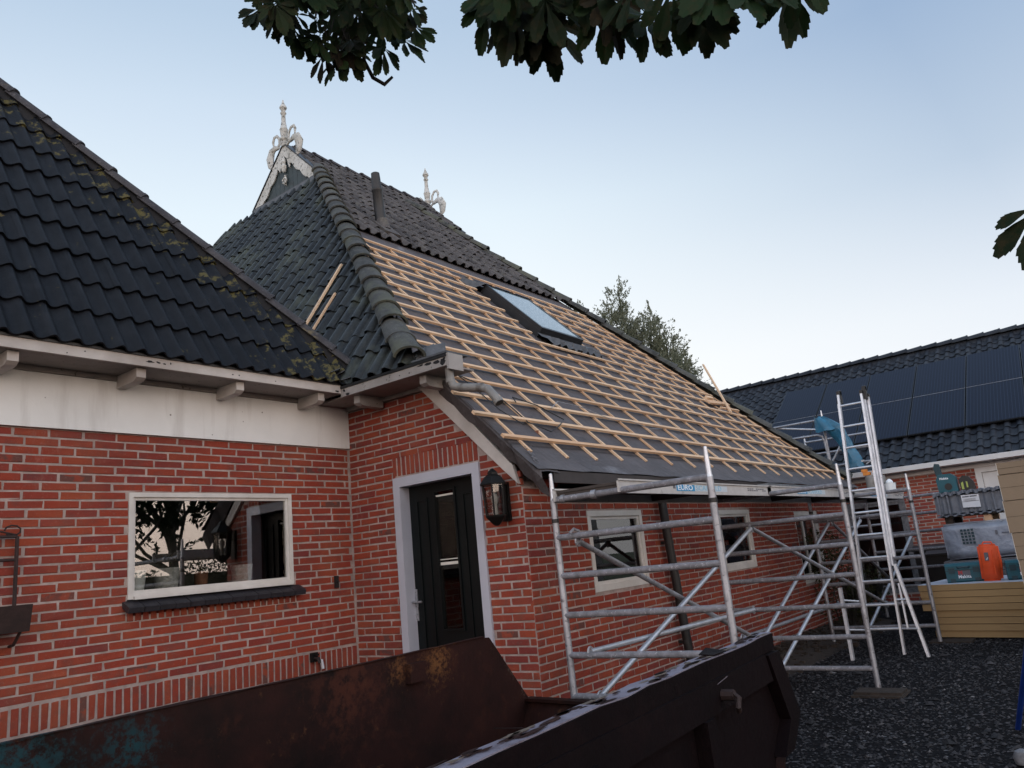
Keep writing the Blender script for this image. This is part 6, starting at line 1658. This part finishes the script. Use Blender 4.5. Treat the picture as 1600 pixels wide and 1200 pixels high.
LEAVES = [(2.30,3.00,4.76,0),(2.24,3.04,4.77,0),(2.74,2.76,4.81,0),(2.23,2.86,4.58,0),(2.66,2.63,4.70,0),(2.88,3.13,4.76,0),(2.82,2.68,4.89,0),(2.58,2.73,4.52,0),(2.67,3.10,5.06,0),(2.77,2.67,4.56,0),(3.06,2.90,4.84,0),(2.80,2.72,4.63,0),(2.51,2.75,4.53,0),(2.24,3.21,4.88,0),(2.44,3.12,4.64,0),(2.26,3.01,4.54,0),(2.58,2.78,4.69,0),(2.75,2.81,4.78,0),(2.60,2.44,4.60,0),(2.55,2.77,4.69,0),(2.19,2.95,4.45,0),(2.72,2.48,4.75,0),(2.65,2.89,4.45,0),(2.23,2.98,4.50,0),(2.22,2.76,4.61,0),(2.31,2.83,4.54,0),(2.77,2.52,4.56,0),(2.10,2.98,4.64,0),(2.46,2.58,4.57,0),(2.74,3.16,5.03,0),(2.98,3.00,4.97,0),(2.50,2.90,4.73,0),(2.61,2.57,4.45,0),(2.27,2.93,4.61,0),(2.42,3.30,5.05,0),(2.86,3.08,4.68,0),(2.40,2.76,4.67,0),(2.92,2.73,4.82,0),(2.97,2.97,4.78,0),(2.72,3.10,4.71,0),(3.03,2.77,5.09,0),(2.49,2.62,4.67,0),(2.81,3.03,4.78,0),(2.61,2.43,4.53,0),(2.95,2.74,5.06,0),(2.57,2.91,4.38,0),(2.84,3.01,4.95,0),(2.79,2.81,4.71,0),(2.22,3.20,4.87,0),(2.70,3.14,4.58,0),(2.42,3.31,4.85,0),(2.65,3.00,5.04,0),(2.75,2.69,4.86,0),(2.41,3.03,4.76,0),(2.66,2.42,4.63,0),(2.76,3.01,4.53,0),(2.86,2.86,5.05,0),(2.47,3.29,4.91,0),(2.46,2.95,4.39,0),(2.63,2.51,4.62,0),(2.58,2.97,4.76,0),(2.71,3.06,4.79,0),(2.21,3.12,4.53,0),(2.29,3.07,4.51,0),(2.37,3.05,4.47,0),(2.42,3.04,4.45,0),(2.55,3.01,4.36,0),(2.61,2.98,4.34,0),(2.57,2.97,4.39,0),(2.65,2.91,4.38,0),(2.85,2.66,4.43,0),(2.78,2.76,4.40,0),(2.86,2.58,4.48,0),(2.81,2.56,4.55,0),(2.75,2.63,4.54,0),(2.46,2.94,4.51,0),(2.09,1.33,3.62,1),(2.36,1.36,3.77,1),(2.38,1.32,3.70,1),(2.36,1.46,3.83,1),(2.25,1.32,3.63,1),(2.10,1.49,3.61,1),(2.07,1.25,3.55,1),(2.13,1.41,3.61,1),(2.17,1.33,3.67,1),(2.33,1.30,3.74,1),(1.99,1.33,3.53,1),(2.41,1.40,3.73,1),(2.31,1.28,3.72,1),(2.36,1.51,3.82,1),(2.15,1.28,3.48,1),(2.11,1.51,3.58,1),(2.18,1.45,3.56,1),(2.27,1.39,3.50,1),(2.29,1.36,3.50,1),(2.28,1.30,3.54,1),(2.22,1.42,3.53,1),(2.28,1.10,3.44,1),(2.28,1.09,3.45,1),(2.40,1.00,3.39,1),(2.37,0.99,3.38,1),(2.49,0.81,3.39,1),(2.38,0.79,3.33,1),(2.48,0.84,3.44,1),(2.44,0.66,3.34,1),(2.50,0.60,3.36,1),(2.59,0.54,3.39,1),(2.56,0.48,3.37,1),(2.31,0.86,3.38,1),(2.23,0.97,3.40,1),(2.38,0.72,3.37,1),(2.20,1.11,3.51,1),(2.47,-0.00,2.27,1)]
r = random.Random(33)
q = MB()
ctr = {0: Vector((2.45, 2.75, 5.0)), 1: Vector((2.25, 1.0, 3.85))}
for (x, y, z, c_) in LEAVES:
    p = Vector((x, y, z)); f_ = (CAM-p); f_.z = 0; f_.normalize()
    yaw_ = math.atan2(-f_.x, f_.y)+pi+r.uniform(-.7, .7)
    mm = Matrix.Translation(p) @ Matrix.Rotation(yaw_, 4, 'Z') @ Matrix.Rotation(r.uniform(-.45, .45), 4, 'Y') @ Matrix.Rotation(r.uniform(-.5, .35), 4, 'X') @ Matrix.Scale(r.uniform(.72, .98) if c_ == 0 else r.uniform(.92, 1.1), 4)
    link('leaf', cl_m[r.randrange(7)], ct, mm)
    if y < .3: continue
    a = mm @ Vector((0, .04, .12)); e = ctr[c_]+Vector((r.uniform(-.3, .3), r.uniform(-.3, .3), r.uniform(-.1, .1)))
    q.tube([a, a*.5+e*.5+Vector((0, 0, .04)), e], [.003, .005, .009], 5)
for (pts, rr_) in (([(-1.35, -1.05, 4.6), (.3, .6, 5.3), (1.6, 1.9, 5.3), (2.45, 2.75, 5.05)], [.10, .07, .045, .02]), ([(-1.42, -1.15, 3.6), (-.2, -.3, 4.3), (1.2, .5, 4.3), (2.25, 1.0, 3.9)], [.09, .06, .035, .015]),
                   ([(2.35, 2.60, 5.0), (2.53, 2.68, 4.69), (2.65, 2.80, 4.49), (2.73, 2.87, 4.34), (2.80, 2.88, 4.27), (2.86, 2.85, 4.24), (2.88, 2.80, 4.275)], [.016, .012, .011, .011, .012, .013, .008]),
                   ([(2.25, 1.0, 3.85), (2.32, .92, 3.50), (2.37, .99, 3.37)], [.010, .005, .004]), ([(2.25, 1.0, 3.85), (2.40, .72, 3.50), (2.44, .80, 3.38)], [.010, .005, .004]), ([(2.87, .05, 2.37), (3.02, -.18, 2.42), (3.15, -.42, 2.50)], [.003, .004, .006])):
    q.tube(pts, rr_, 7)
obj('branch', q, 'twig', ct, fix=False)
